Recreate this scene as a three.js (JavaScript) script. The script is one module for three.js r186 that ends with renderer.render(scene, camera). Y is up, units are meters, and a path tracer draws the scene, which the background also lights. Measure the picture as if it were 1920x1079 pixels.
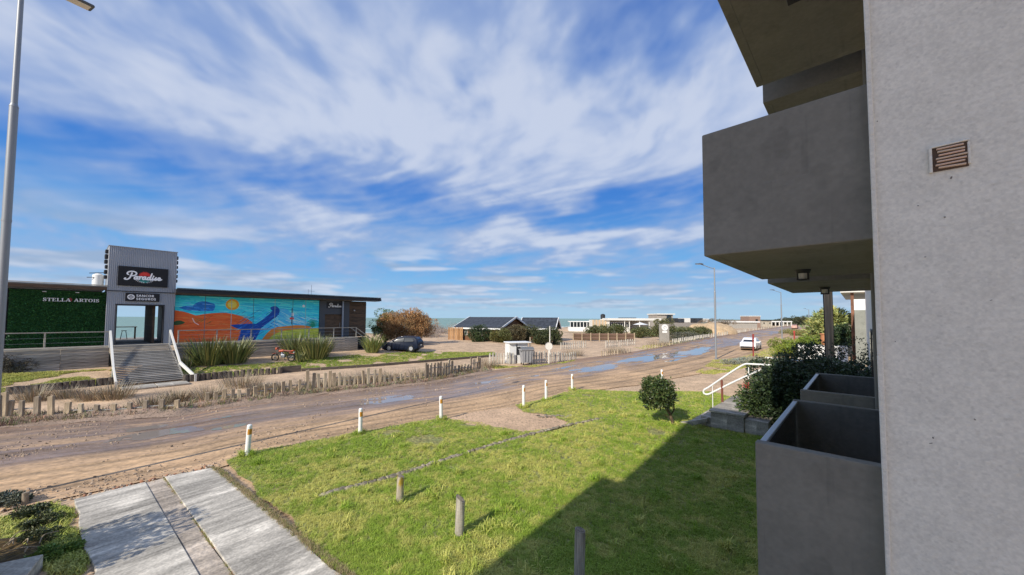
import * as THREE from 'three';
import { mergeGeometries, toCreasedNormals } from 'three/addons/utils/BufferGeometryUtils.js';
import { RoundedBoxGeometry } from 'three/addons/geometries/RoundedBoxGeometry.js';
import { TextGeometry } from 'three/addons/geometries/TextGeometry.js';
import { FontLoader } from 'three/addons/loaders/FontLoader.js';

// ------------------------------------------------------------------ camera, sky, sun, exposure
const R = Math.PI / 180, EYE = 3.8;
const scene = new THREE.Scene();
const camera = new THREE.PerspectiveCamera(2 * Math.atan(539.5 / 690) / R, 1920 / 1079, 0.05, 30000);
camera.position.set(0, EYE, 0);
camera.rotation.order = 'YXZ';
camera.rotation.set(2.49 * R, 0, 0.25 * R);
camera.setViewOffset(1920, 1079, 0, -27.5, 1920, 1079);
camera.updateMatrixWorld(true);
const renderer = new THREE.WebGLRenderer({ antialias: true });
renderer.toneMapping = THREE.LinearToneMapping;
renderer.toneMappingExposure = 1.0;
renderer.shadowMap.enabled = true;

function mulberry(a) { return () => { a |= 0; a = a + 0x6D2B79F5 | 0; let t = Math.imul(a ^ a >>> 15, 1 | a); t = t + Math.imul(t ^ t >>> 7, 61 | t) ^ t; return ((t ^ t >>> 14) >>> 0) / 4294967296; }; }
const lerp = (a, b, t) => a + (b - a) * t, clamp = (x, a = 0, b = 1) => Math.min(b, Math.max(a, x));
const sm = (a, b, x) => { const t = clamp((x - a) / (b - a)); return t * t * (3 - 2 * t); };
function hash(x, y, z = 0) { let h = Math.imul(x | 0, 374761393) ^ Math.imul(y | 0, 668265263) ^ Math.imul(z | 0, 1274126177); h = Math.imul(h ^ h >>> 13, 1274126177); return ((h ^ h >>> 16) >>> 0) / 4294967296; }
const TAB = new Float32Array(65536); for (let i = 0; i < 65536; i++) TAB[i] = hash(i, 7, 3);
function vnoise(x, y, seed = 0, p = 0) {                              // value noise 0..1, tiling with period p
  const xi = Math.floor(x), yi = Math.floor(y), fx = x - xi, fy = y - yi, sx = seed * 37, sy = seed * 91;
  const u = fx * fx * (3 - 2 * fx), v = fy * fy * (3 - 2 * fy);
  let x0 = xi, x1 = xi + 1, y0 = yi, y1 = yi + 1;
  if (p) { if (x0 >= p || x0 < 0) x0 -= Math.floor(x0 / p) * p; x1 = x0 + 1 === p ? 0 : x0 + 1; if (y0 >= p || y0 < 0) y0 -= Math.floor(y0 / p) * p; y1 = y0 + 1 === p ? 0 : y0 + 1; }
  x0 = x0 + sx & 255; x1 = x1 + sx & 255; y0 = (y0 + sy & 255) << 8; y1 = (y1 + sy & 255) << 8;
  const a = TAB[x0 | y0], b = TAB[x1 | y0], c = TAB[x0 | y1], d = TAB[x1 | y1];
  return a + (b - a) * u + (c - a) * v + (a - b - c + d) * u * v;
}
function fbm(x, y, oct = 4, seed = 0, p = 0) { let s = 0, a = .5, n = 0; for (let i = 0; i < oct; i++) { s += a * vnoise(x, y, seed + i * 17, p); n += a; x *= 2; y *= 2; p *= 2; a *= .5; } return s / n; }

const SUN_AZ = 38 * R, SUN_EL = 33 * R;                              // light travels 38 degrees to the right of the view axis
const sunFrom = new THREE.Vector3(-Math.sin(SUN_AZ) * Math.cos(SUN_EL), Math.sin(SUN_EL), Math.cos(SUN_AZ) * Math.cos(SUN_EL));
const sun = new THREE.DirectionalLight(new THREE.Color(1, .93, .82), 4.8);
sun.position.copy(sunFrom).multiplyScalar(120); sun.target.position.set(0, 0, 0);
sun.castShadow = true; sun.shadow.mapSize.set(4096, 4096);
Object.assign(sun.shadow.camera, { left: -70, right: 70, top: 70, bottom: -70, near: 1, far: 320 });
scene.add(sun, sun.target);

function rayDir(px, py) { return new THREE.Vector3(px / 1920 * 2 - 1, 1 - py / 1079 * 2, .5).unproject(camera).sub(camera.position).normalize(); }
function srgb(r, g, b) { const f = (c) => { c /= 255; return c <= .04045 ? c / 12.92 : Math.pow((c + .055) / 1.055, 2.4); }; return [f(r), f(g), f(b)]; }

function makeSky() {                                                   // air and clouds only, computed for the whole sphere
  const W = 2048, H = 1024, data = new Float32Array(W * H * 4);
  const zen = srgb(60, 102, 180), mid = srgb(68, 129, 211), low = srgb(112, 178, 234), hor = srgb(172, 208, 232);
  const white = srgb(208, 217, 235), veil = srgb(160, 181, 219), grey = srgb(158, 178, 206);
  // broad banks and gaps of the cirrus sheet: [x, y in the photograph, half sizes in degrees of azimuth and elevation, amount]
  const banks = [[1000, 60, 40, 12, .2], [560, 240, 26, 5.5, .32], [720, 205, 14, 3.5, .2], [300, 110, 26, 8, .1], [640, 405, 11, 2.2, .62], [560, 440, 12, 2.2, .4], [1130, 250, 22, 8, .26], [930, 300, 16, 6, .16], [1180, 445, 22, 1.6, .46], [1060, 465, 10, 1.4, .3], [920, 450, 6, 2.0, .4], [60, 450, 20, 4.5, .34], [120, 250, 22, 5, .16],
    [540, 335, 12, 3.2, -.5], [160, 350, 24, 3.8, -.5], [1240, 50, 11, 6.5, -.62], [860, 185, 5, 2.6, -.35], [760, 430, 7, 2.6, -.45], [1000, 395, 26, 2.4, -.36], [1160, 390, 14, 2.2, -.35], [870, 520, 26, 2.2, -.3], [60, 240, 6, 3, -.3], [430, 140, 8, 2, -.18], [300, 480, 10, 3, -.1]].map(([x, y, sx, sy, v]) => {
    const d = rayDir(x, y); return [Math.atan2(d.x, -d.z), Math.asin(d.y), sx * R, sy * R, v];
  });
  for (let j = 0; j < H; j++) {
    const el = ((j + .5) / H - .5) * Math.PI, ce = Math.cos(el), y = Math.sin(el);
    for (let i = 0; i < W; i++) {
      const th = ((i + .5) / W - .5) * 2 * Math.PI, dx = Math.cos(th) * ce, dz = Math.sin(th) * ce, k = (j * W + i) * 4;
      const yy = Math.max(y, 0), c = [0, 0, 0];
      for (let q = 0; q < 3; q++) {
        let v = lerp(hor[q], low[q], sm(0, .14, yy)); v = lerp(v, mid[q], sm(.1, .34, yy)); c[q] = lerp(v, zen[q], sm(.3, .85, yy));
      }
      if (y > 0) {
        const h = 1 / (yy + .11), X = dx * h, Z = -dz * h;
        const ax = lerp(-50, -12, sm(.16, .42, yy)) * R, ca = Math.cos(ax), sa = Math.sin(ax), u = X * ca - Z * sa, w = X * sa + Z * ca;   // w runs along the fibres
        const wu = u + .55 * (fbm(X * 1.1 + 7, Z * 1.1, 3, 3) - .5) + .12 * (fbm(X * 4, Z * 4 + 9, 3, 5) - .5);
        const fib = fbm(wu * 3.6, w * 1.5 + 3, 5, 11), fine = fbm(wu * 10, w * 5, 5, 23), lump = fbm(X * 1.5 + 20, Z * 1.5 + 4, 4, 31), curd = fbm(X * 8 + wu * 3, Z * 8, 5, 35);
        let bank = 0; const az = Math.atan2(dx, -dz);
        const waz = az + (fbm(az * 9 + 40, el * 14, 4, 51) - .5) * .3, wel = el + (fbm(az * 7 + 4, el * 16, 4, 53) - .5) * .14;
        for (const [a, e, sx, sy, v] of banks) { let da = waz - a; if (da > Math.PI) da -= 2 * Math.PI; const q = (da / sx) ** 2 + ((wel - e) / sy) ** 2; if (q < 9) bank += v * Math.exp(-q * .9); }
        let d = .54 + .66 * (fib - .48) + .5 * (lump - .5) + .5 * (fine - .5) + .42 * (curd - .5) + bank + .24 * sm(.12, .5, yy);
        d *= .55 + .45 * sm(.04, .2, yy);
        const al = .88 * sm(-.02, 1.0, d), br = sm(.62, 1.35, d + .35 * (fine - .5));
        for (let q = 0; q < 3; q++) c[q] = lerp(c[q], lerp(veil[q], white[q], br), al);
        // low flat cumulus far out over the sea
        const hh = 1 / (yy + .035), PX = dx * hh, PZ = -dz * hh;
        const cu = fbm(PX * .62 + 13, PZ * .85, 5, 71) + .18 * (fbm(PX * 2.4, PZ * 3.2, 3, 77) - .5);
        const win = sm(.008, .035, yy) * (1 - sm(.12, .26, yy));
        const ca2 = win * sm(.46, .62, cu - .07 * sm(.1, .2, yy)) * .8;
        const up = fbm(PX * .62 + 13.12, PZ * .85 + .2, 5, 71), lit = clamp((cu - up) * 5 + .35);
        for (let q = 0; q < 3; q++) c[q] = lerp(c[q], lerp(grey[q], white[q], lit), ca2);
        const hz = (1 - sm(0, .07, yy)) * .35; for (let q = 0; q < 3; q++) c[q] = lerp(c[q], hor[q], hz);
      }
      data[k] = c[0]; data[k + 1] = c[1]; data[k + 2] = c[2]; data[k + 3] = 1;
    }
  }
  const t = new THREE.DataTexture(data, W, H, THREE.RGBAFormat, THREE.FloatType);
  t.mapping = THREE.EquirectangularReflectionMapping; t.magFilter = t.minFilter = THREE.LinearFilter; t.wrapS = THREE.RepeatWrapping; t.needsUpdate = true;
  return t;
}
const sky = makeSky();
scene.background = sky; scene.environment = sky;
scene.backgroundIntensity = 1; scene.environmentIntensity = 1;

// ------------------------------------------------------------------ helpers
const V = (x, y, z) => new THREE.Vector3(x, y, z);
const CLUB = { x: -28.22, z: -22.85, th: 50 * R };                       // origin of the club's street wall
function clubLocal(x, z) { const dx = x - CLUB.x, dz = z - CLUB.z; return [dx * Math.cos(CLUB.th) - dz * Math.sin(CLUB.th), dx * Math.sin(CLUB.th) + dz * Math.cos(CLUB.th)]; }
function clubWorld(s, zl) { return [CLUB.x + s * Math.cos(CLUB.th) + zl * Math.sin(CLUB.th), CLUB.z - s * Math.sin(CLUB.th) + zl * Math.cos(CLUB.th)]; }
const FA = 43.5 * R;                                                    // the apartment facade runs this far to the right of the view axis
const bl = (lat, F) => [lat * Math.cos(FA) + F * Math.sin(FA), -(F * Math.cos(FA) - lat * Math.sin(FA))];
const toBl = (x, z) => [x * Math.cos(FA) + z * Math.sin(FA), x * Math.sin(FA) - z * Math.cos(FA)];
function hgt(x, z) {                                                    // the lie of the land
  const [s, t] = clubLocal(x, z), w = -t;
  let h = -.03 + .6 * sm(-8.5, -1.4, w) * (1 - .35 * sm(20, 60, s));
  const n = fbm(x * .09 + 50, z * .09 + 50, 3, 91) - .5, n2 = fbm(x * .4 + 9, z * .4, 3, 93) - .5;
  h += sm(14, 26, w) * sm(21, 30, s) * (1.1 + 2.2 * n) * (1 - sm(30, 44, w));
  h -= 5.2 * sm(18, 62, w);
  h += sm(-2, 6, w) * n2 * .35;
  const [lat, F] = toBl(x, z);
  h += 2.2 * sm(36, 78, F) * sm(-9.5, -1, lat) + 2.5 * sm(70, 200, F) * sm(-7, 15, lat);   // the bank beyond the neighbours
  return h;
}
function G(px, py, y = 0) { const d = rayDir(px, py), t = (y - EYE) / d.y; return V(d.x * t, y, d.z * t); }
function GT(px, py) { const d = rayDir(px, py); let a = 3; for (let t = 3; t < 400; t += t * .01) { if (EYE + d.y * t < hgt(d.x * t, d.z * t)) { let lo = a, hi = t; for (let i = 0; i < 24; i++) { const m = (lo + hi) / 2; if (EYE + d.y * m < hgt(d.x * m, d.z * m)) hi = m; else lo = m; } const x = d.x * hi, z = d.z * hi; return V(x, hgt(x, z), z); } a = t; } return G(px, py, 0); }
function atDepth(px, py, depth) { const d = rayDir(px, py), t = depth / -d.z; return V(d.x * t, EYE + d.y * t, d.z * t); }

const names = {};
function numbered(n) { const k = names[n] = (names[n] ?? -1) + 1; return k ? n + '_' + String(k).padStart(3, '0') : n; }
function shadowed(o) { o.castShadow = o.receiveShadow = true; return o; }
function tag(o, label, category, group, kind) { if (label) o.userData.label = label; if (category) o.userData.category = category; if (group) o.userData.group = group; if (kind) o.userData.kind = kind; return o; }
function thing(name, label, category, pos = [0, 0, 0], turn = 0, group) {
  const o = new THREE.Group(); o.name = numbered(name); o.position.set(...pos); o.rotation.y = turn; scene.add(o); return tag(o, label, category, group);
}
function part(name, geo, mat, parent = scene, label) {
  if (Array.isArray(geo)) geo = merge(geo);
  const m = shadowed(new THREE.Mesh(geo, mat)); m.name = parent === scene ? numbered(name) : name; parent.add(m); if (label) m.userData.label = label; return m;
}
function struct(name, geo, mat, parent = scene) { const m = part(name, geo, mat, parent); if (parent === scene) m.userData.kind = 'structure'; return m; }
function copy(o, label, pos, turn) { const c = o.clone(); c.name = numbered(o.name.replace(/_\d{3}$/, '')); c.userData = { ...o.userData }; if (label) c.userData.label = label; if (pos) c.position.set(...pos); if (turn !== undefined) c.rotation.y = turn; scene.add(c); return c; }
function clean(g) { if (g.index) g = g.toNonIndexed(); for (const k of Object.keys(g.attributes)) if (!['position', 'normal', 'uv', 'color'].includes(k)) g.deleteAttribute(k); return g; }
function merge(list) {
  list = list.map(clean); const col = list.some((g) => g.attributes.color);
  if (col) for (const g of list) if (!g.attributes.color) g.setAttribute('color', new THREE.BufferAttribute(new Float32Array(g.attributes.position.count * 3).fill(1), 3));
  return list.length === 1 ? list[0] : mergeGeometries(list);
}
function metreUV(g, k = 1) {                                            // texture coordinates in metres, by the way each face points
  g = g.index ? g.toNonIndexed() : g; const p = g.attributes.position, uv = new Float32Array(p.count * 2), a = V(0, 0, 0), b = V(0, 0, 0), c = V(0, 0, 0), n = V(0, 0, 0);
  for (let i = 0; i < p.count; i += 3) {
    a.fromBufferAttribute(p, i); b.fromBufferAttribute(p, i + 1); c.fromBufferAttribute(p, i + 2);
    n.copy(b).sub(a).cross(c.clone().sub(a)); const ax = Math.abs(n.x), ay = Math.abs(n.y), az = Math.abs(n.z);
    [a, b, c].forEach((v, q) => { const [s, t] = ay >= ax && ay >= az ? [v.x, v.z] : ax >= az ? [v.z, v.y] : [v.x, v.y]; uv[(i + q) * 2] = s * k; uv[(i + q) * 2 + 1] = t * k; });
  }
  g.setAttribute('uv', new THREE.BufferAttribute(uv, 2)); return g;
}
function put(g, x = 0, y = 0, z = 0, rx = 0, ry = 0, rz = 0) { if (rx) g.rotateX(rx); if (rz) g.rotateZ(rz); if (ry) g.rotateY(ry); g.translate(x, y, z); return g; }
function box(w, h, d, x = 0, y = 0, z = 0, rx = 0, ry = 0, rz = 0) { return put(metreUV(new THREE.BoxGeometry(w, h, d)), x, y, z, rx, ry, rz); }
function rbox(w, h, d, r, x = 0, y = 0, z = 0, rx = 0, ry = 0, rz = 0) { return put(metreUV(new RoundedBoxGeometry(w, h, d, 2, Math.min(r, w * .49, h * .49, d * .49))), x, y, z, rx, ry, rz); }
function cyl(r0, r1, h, n = 12, x = 0, y = 0, z = 0, rx = 0, ry = 0, rz = 0) { return put(new THREE.CylinderGeometry(r1, r0, h, n, 1), x, y, z, rx, ry, rz); }
function bar(a, b, w, h = w, round = false) {                           // a beam from a to b
  const l = a.distanceTo(b), g = round ? new THREE.CylinderGeometry(w / 2, w / 2, l, 8) : metreUV(new THREE.BoxGeometry(w, l, h));
  const m = new THREE.Matrix4(), y = b.clone().sub(a).normalize(), ref = Math.abs(y.y) > .95 ? V(1, 0, 0) : V(0, 1, 0), x = ref.clone().cross(y).normalize(), z = x.clone().cross(y);
  m.makeBasis(x, y, z.normalize()); g.applyMatrix4(m); g.translate((a.x + b.x) / 2, (a.y + b.y) / 2, (a.z + b.z) / 2); return g;
}
function tube(pts, r, seg = 16, n = 6) { return new THREE.TubeGeometry(new THREE.CatmullRomCurve3(pts), seg, r, n); }
function prism(pts, depth, bevel = 0) { const s = new THREE.Shape(pts.map((p) => new THREE.Vector2(...p))); const g = new THREE.ExtrudeGeometry(s, { depth, bevelEnabled: bevel > 0, bevelThickness: bevel, bevelSize: bevel, bevelSegments: 2 }); g.translate(0, 0, -depth / 2); return metreUV(g); }
function paintGeo(g, c) { const n = g.attributes.position.count, a = new Float32Array(n * 3); for (let i = 0; i < n; i++) a.set(c, i * 3); g.setAttribute('color', new THREE.BufferAttribute(a, 3)); return g; }

function dataTex(w, h, fn, color, rep) {
  const d = new Uint8Array(w * h * 4), o = [0, 0, 0];
  for (let j = 0; j < h; j++) for (let i = 0; i < w; i++) { fn(i / w, j / h, o); const k = (j * w + i) * 4; for (let q = 0; q < 3; q++) d[k + q] = clamp(o[q]) * 255 + .5; d[k + 3] = 255; }
  const t = new THREE.DataTexture(d, w, h); t.magFilter = THREE.LinearFilter; t.minFilter = THREE.LinearMipmapLinearFilter; t.generateMipmaps = true; t.wrapS = t.wrapT = THREE.RepeatWrapping; if (color) t.colorSpace = THREE.SRGBColorSpace; if (rep) t.repeat.set(...rep); t.needsUpdate = true; return t;
}
const grey3 = (o, v) => { o[0] = o[1] = o[2] = v; };
function canvasTex(w, h, draw) { const c = document.createElement('canvas'); c.width = w; c.height = h; draw(c.getContext('2d'), w, h); const t = new THREE.CanvasTexture(c); t.colorSpace = THREE.SRGBColorSpace; t.anisotropy = 8; return t; }
const std = (o) => new THREE.MeshStandardMaterial({ roughness: .85, ...o });
const lin = (r, g, b) => new THREE.Color().setRGB(r, g, b);

// polygons of the ground, given as points of the photograph's ground
function sdPoly(P, x, z) {                                              // signed distance, negative inside
  let d = Infinity, s = 1;
  for (let i = 0, j = P.length - 1; i < P.length; j = i++) {
    const ex = P[j][0] - P[i][0], ez = P[j][1] - P[i][1], wx = x - P[i][0], wz = z - P[i][1], t = clamp((wx * ex + wz * ez) / (ex * ex + ez * ez || 1)), bx = wx - ex * t, bz = wz - ez * t;
    d = Math.min(d, bx * bx + bz * bz);
    const c1 = z >= P[i][1], c2 = z < P[j][1], c3 = ex * wz > ez * wx; if ((c1 && c2 && c3) || (!c1 && !c2 && !c3)) s = -s;
  }
  return s * Math.sqrt(d);
}
function region(f, x0, x1, z0, z1, st, yf, colf) {                      // the sheet where f < 0, cut along f = 0
  const nx = Math.ceil((x1 - x0) / st), nz = Math.ceil((z1 - z0) / st), pos = [], uv = [], col = [], nor = [];
  const val = []; for (let j = 0; j <= nz; j++) { const r = new Float32Array(nx + 1); for (let i = 0; i <= nx; i++) r[i] = f(x0 + i * st, z0 + j * st); val.push(r); }
  const e = .05, push = (x, z) => { const y = yf(x, z); pos.push(x, y, z); uv.push(x, z); const a = (yf(x + e, z) - y) / e, b = (yf(x, z + e) - y) / e, l = Math.hypot(a, 1, b); nor.push(-a / l, 1 / l, -b / l); if (colf) col.push(...colf(x, z)); };
  for (let j = 0; j < nz; j++) for (let i = 0; i < nx; i++) {
    const X = x0 + i * st, Z = z0 + j * st, c = [[X, Z, val[j][i]], [X, Z + st, val[j + 1][i]], [X + st, Z + st, val[j + 1][i + 1]], [X + st, Z, val[j][i + 1]]], o = [];
    for (let k = 0; k < 4; k++) { const a = c[k], b = c[(k + 1) % 4]; if (a[2] < 0) o.push(a); if ((a[2] < 0) !== (b[2] < 0)) { const t = a[2] / (a[2] - b[2]); o.push([lerp(a[0], b[0], t), lerp(a[1], b[1], t)]); } }
    for (let k = 1; k + 1 < o.length; k++) { push(o[0][0], o[0][1]); push(o[k][0], o[k][1]); push(o[k + 1][0], o[k + 1][1]); }
  }
  const g = new THREE.BufferGeometry(); g.setAttribute('position', new THREE.Float32BufferAttribute(pos, 3)); g.setAttribute('normal', new THREE.Float32BufferAttribute(nor, 3)); g.setAttribute('uv', new THREE.Float32BufferAttribute(uv, 2)); if (colf) g.setAttribute('color', new THREE.Float32BufferAttribute(col, 3));
  return g;
}
const pix = (list) => list.map(([x, y]) => { const p = G(x, y); return [p.x, p.z]; });
// ------------------------------------------------------------------ surface textures
const plasterBump = dataTex(1024, 1024, (u, v, o) => {                   // sprayed coarse render, 1.6 m across
  const a = fbm(u * 110, v * 110, 3, 201, 110), b = fbm(u * 24, v * 24, 3, 203, 24), c = fbm(u * 5, v * 5, 2, 207, 5);
  grey3(o, .55 * a + .28 * b + .14 * c + .12 * sm(.56, .74, fbm(u * 100, v * 100, 2, 209, 100)));
}, false, [1 / 1.6, 1 / 1.6]);
const plasterMap = dataTex(1024, 1024, (u, v, o) => {
  const a = fbm(u * 90, v * 90, 3, 211, 90), b = fbm(u * 9, v * 9, 4, 213, 9), c = sm(.66, .8, fbm(u * 60, v * 60, 3, 217, 60));
  const k = .94 + .12 * (a - .5) + .06 * (b - .5) - .035 * c; o[0] = k; o[1] = k * .995; o[2] = k * .985;
}, true, [1 / 1.6, 1 / 1.6]);
const smoothBump = dataTex(512, 512, (u, v, o) => { const a = fbm(u * 60, v * 60, 3, 221, 60), b = fbm(u * 10, v * 7, 4, 223, 0), c = fbm(u * 4, v * 4, 3, 225, 4); grey3(o, .2 * a + .35 * b + .45 * c); }, false, [1 / 1.3, 1 / 1.3]);
const paintMap = dataTex(1024, 1024, (u, v, o) => {                     // dark paint with rubbed and patched places, 2.6 m across
  const b = fbm(u * 6, v * 6, 5, 231, 6), c = sm(.6, .75, fbm(u * 9, v * 9, 4, 233, 9)), d = fbm(u * 70, v * 70, 2, 235, 70);
  const dr = sm(.62, .78, fbm(u * 46, v * 2.5, 3, 237, 0)); const k = .88 + .1 * (b - .5) + .08 * (d - .5) - .05 * c - .05 * dr; o[0] = k; o[1] = k; o[2] = k * .985;
}, true, [1 / 2.6, 1 / 2.6]);
const woodMap = dataTex(512, 512, (u, v, o) => {                         // weathered grain, running along u
  const g = fbm(u * 4, v * 90, 4, 241, 0), st = fbm(u * 3, v * 14, 3, 243, 0), k = .82 + .4 * (g - .5) + .36 * (st - .5); o[0] = k; o[1] = k * .985; o[2] = k * .96;
}, true, [1 / 1.5, 1 / 1.5]);
const woodUp = woodMap.clone(); woodUp.rotation = Math.PI / 2; woodUp.needsUpdate = true;
const woodBump = dataTex(256, 512, (u, v, o) => grey3(o, fbm(u * 4, v * 90, 4, 241, 0)), false, [1 / 1.5, 1 / 1.5]);
const sandMap = dataTex(1024, 1024, (u, v, o) => {
  const a = fbm(u * 130, v * 130, 3, 251, 130), b = fbm(u * 8, v * 8, 5, 253, 8), s = sm(.72, .8, vnoise(u * 170, v * 170, 257, 170));
  const k = .86 + .2 * (a - .5) + .26 * (b - .5) - .22 * s; o[0] = k; o[1] = k * .97; o[2] = k * .94;
}, true, [1 / 6, 1 / 6]);
const sandBump = dataTex(1024, 1024, (u, v, o) => grey3(o, .4 * fbm(u * 100, v * 100, 4, 261, 100) + .6 * fbm(u * 12, v * 12, 4, 263, 12)), false, [1 / 6, 1 / 6]);
const soilMap = dataTex(512, 512, (u, v, o) => { const a = fbm(u * 60, v * 60, 3, 271, 60), b = fbm(u * 7, v * 7, 4, 273, 7), k = .6 + .5 * (a - .5); o[0] = k * lerp(.78, .96, b); o[1] = k * lerp(.86, .86, b); o[2] = k * .52; }, true, [1 / 2.5, 1 / 2.5]);
const slabMap = dataTex(1024, 1024, (u, v, o) => {                      // worn concrete, brushed across, 4 m
  const br = fbm(u * 5 + .3 * fbm(u * 4, v * 4, 2, 281, 4), v * 46, 4, 283, 0), big = fbm(u * 3, v * 5, 4, 285, 0), fi = fbm(u * 150, v * 150, 2, 287, 150), st = sm(.55, .8, fbm(u * 6, v * 17, 4, 289, 0));
  const k = .68 + .36 * (br - .5) + .26 * (big - .5) + .2 * (fi - .5) + .16 * st; o[0] = k * 1.0; o[1] = k * .985; o[2] = k * .95;
}, true, [1 / 4, 1 / 4]);
const slabBump = dataTex(1024, 512, (u, v, o) => grey3(o, .6 * fbm(u * 6, v * 60, 4, 283, 0) + .4 * fbm(u * 90, v * 90, 2, 287, 90)), false, [1 / 4, 1 / 4]);
const roofMap = dataTex(512, 512, (u, v, o) => { const k = .75 + .3 * (fbm(u * 60, v * 60, 3, 291, 60) - .5) + .5 * (fbm(u * 6, v * 6, 4, 293, 6) - .5); grey3(o, k); }, true, [1 / 2, 1 / 2]);
const barkMap = dataTex(256, 256, (u, v, o) => { const k = .7 + .6 * (fbm(u * 22, v * 5, 4, 301, 0) - .5); o[0] = k; o[1] = k * .95; o[2] = k * .88; }, true);

const M = {
  wall: std({ color: lin(.9, .87, .785), map: plasterMap, bumpMap: plasterBump, bumpScale: .0045, roughness: .95 }),
  dark: std({ color: lin(.275, .262, .23), map: paintMap, bumpMap: smoothBump, bumpScale: .007, roughness: .8 }),
  darkglass: new THREE.MeshPhysicalMaterial({ color: lin(.02, .025, .03), roughness: .06, metalness: 0, clearcoat: .6 }),
  glass: new THREE.MeshPhysicalMaterial({ color: lin(.75, .8, .82), roughness: .03, transmission: 1, thickness: 0 }),
  greywood: std({ color: lin(.46, .445, .415), map: woodMap, bumpMap: woodBump, bumpScale: .004, roughness: .92 }),
  palewood: std({ color: lin(.68, .65, .58), map: woodMap, bumpMap: woodBump, bumpScale: .004, roughness: .92 }),
  postwood: std({ color: lin(.62, .5, .35), map: woodUp, bumpMap: woodBump, bumpScale: .004, roughness: .95 }),
  postwood2: std({ color: lin(.42, .35, .27), map: woodUp, bumpMap: woodBump, bumpScale: .004, roughness: .95 }),
  postwood3: std({ color: lin(.76, .65, .48), map: woodUp, roughness: .95 }),
  darklog: std({ color: lin(.17, .145, .125), map: woodUp, roughness: .98 }),
  brownwood: std({ color: lin(.17, .11, .07), map: woodMap, bumpMap: woodBump, bumpScale: .004, roughness: .8 }),
  redwood: std({ color: lin(.26, .12, .055), map: woodMap, roughness: .75 }),
  orangewood: std({ color: lin(.72, .42, .2), map: woodUp, roughness: .8 }),
  steel: std({ color: lin(.3, .315, .33), metalness: .35, roughness: .5 }),
  galv: std({ color: lin(.42, .44, .46), metalness: .75, roughness: .42 }),
  whitepaint: std({ color: lin(.82, .82, .79), roughness: .55 }),
  offwhite: std({ color: lin(.72, .7, .64), roughness: .75 }),
  black: std({ color: lin(.02, .02, .022), roughness: .55 }),
  charcoal: std({ color: lin(.06, .062, .068), roughness: .7, map: roofMap }),
  roof: std({ color: lin(.07, .08, .1), map: roofMap, roughness: .6 }),
  rubber: std({ color: lin(.02, .02, .02), roughness: .9 }),
  chrome: std({ color: lin(.75, .75, .75), metalness: 1, roughness: .2 }),
  concrete: std({ color: lin(.95, .9, .82), map: slabMap, bumpMap: slabBump, bumpScale: .003, roughness: .93 }),
  foam: std({ color: lin(.85, .87, .86), roughness: .9 }),
  amber: std({ color: lin(.75, .3, .03), roughness: .4 }),
  brick: std({ color: lin(.42, .2, .12), roughness: .9, map: roofMap }),
  bark: std({ color: lin(.3, .24, .18), map: barkMap, roughness: .95 }),
  leaf: std({ vertexColors: true, side: THREE.DoubleSide, roughness: .55 }),
  dryleaf: std({ vertexColors: true, side: THREE.DoubleSide, roughness: .85 }),
};

// ------------------------------------------------------------------ ground, road, lawn, driveway, sea
function axis(lim, near, st) { const a = []; for (let v = -near; v <= near + .01; v += st) a.push(v); let d = st; while (a[a.length - 1] < lim) { d *= 1.25; a.push(a[a.length - 1] + d); a.unshift(a[0] - d); } return a; }
{
  const xs = axis(3000, 90, 1), zs = axis(3000, 120, 1), pos = [], uv = [], col = [], idx = [];
  for (const z of zs) for (const x of xs) {
    pos.push(x, hgt(x, z), z); uv.push(x, z);
    const [s, t] = clubLocal(x, z), n = fbm(x * .12, z * .12, 4, 401), [lat, F] = toBl(x, z);
    let green = sm(.48, .6, n) * sm(-2, 10, -t) * .5 + sm(36, 70, F) * sm(-9, -4, lat) * .9 + sm(50, 200, F) * sm(.4, .6, n) * .4; green = clamp(green);
    const sand = [.84, .635, .43], gr = [.2, .19, .07]; col.push(...sand.map((v, q) => lerp(v, gr[q], green)));
  }
  const nx = xs.length; for (let j = 0; j + 1 < zs.length; j++) for (let i = 0; i + 1 < nx; i++) { const a = j * nx + i; idx.push(a, a + nx, a + nx + 1, a, a + nx + 1, a + 1); }
  const g = new THREE.BufferGeometry(); g.setAttribute('position', new THREE.Float32BufferAttribute(pos, 3)); g.setAttribute('uv', new THREE.Float32BufferAttribute(uv, 2)); g.setAttribute('color', new THREE.Float32BufferAttribute(col, 3)); g.setIndex(idx); g.computeVertexNormals();
  struct('ground', g, std({ vertexColors: true, map: sandMap, bumpMap: sandBump, bumpScale: .02, roughness: .95 }));
}
// the road: its two edges, continued beyond the frame
const stretch = (P, l) => { const [a, b] = P, d = Math.hypot(a[0] - b[0], a[1] - b[1]); return [[a[0] + (a[0] - b[0]) / d * l, a[1] + (a[1] - b[1]) / d * l], ...P]; };
const nearEdge = stretch(pix([[110, 936], [272, 904], [400, 880], [470, 856], [540, 842], [675, 818], [828, 789], [968, 765], [1080, 736], [1200, 722], [1300, 704], [1400, 678], [1440, 662], [1490, 642], [1530, 624], [1548, 612]]), 50);
const farEdge = stretch(pix([[0, 801], [150, 788], [330, 776], [388, 764], [575, 741], [797, 718], [900, 699], [985, 686], [1080, 674], [1180, 661], [1260, 647], [1340, 632], [1420, 619], [1480, 611], [1512, 606]]), 50);
const roadPoly = [...nearEdge, ...farEdge.slice().reverse()];
function dLine(P, x, z) { let d = 1e9; for (let i = 0; i + 1 < P.length; i++) { const ex = P[i + 1][0] - P[i][0], ez = P[i + 1][1] - P[i][1], t = clamp(((x - P[i][0]) * ex + (z - P[i][1]) * ez) / (ex * ex + ez * ez)); d = Math.min(d, Math.hypot(x - P[i][0] - ex * t, z - P[i][1] - ez * t)); } return d; }
const RD = 46 * R;
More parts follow.
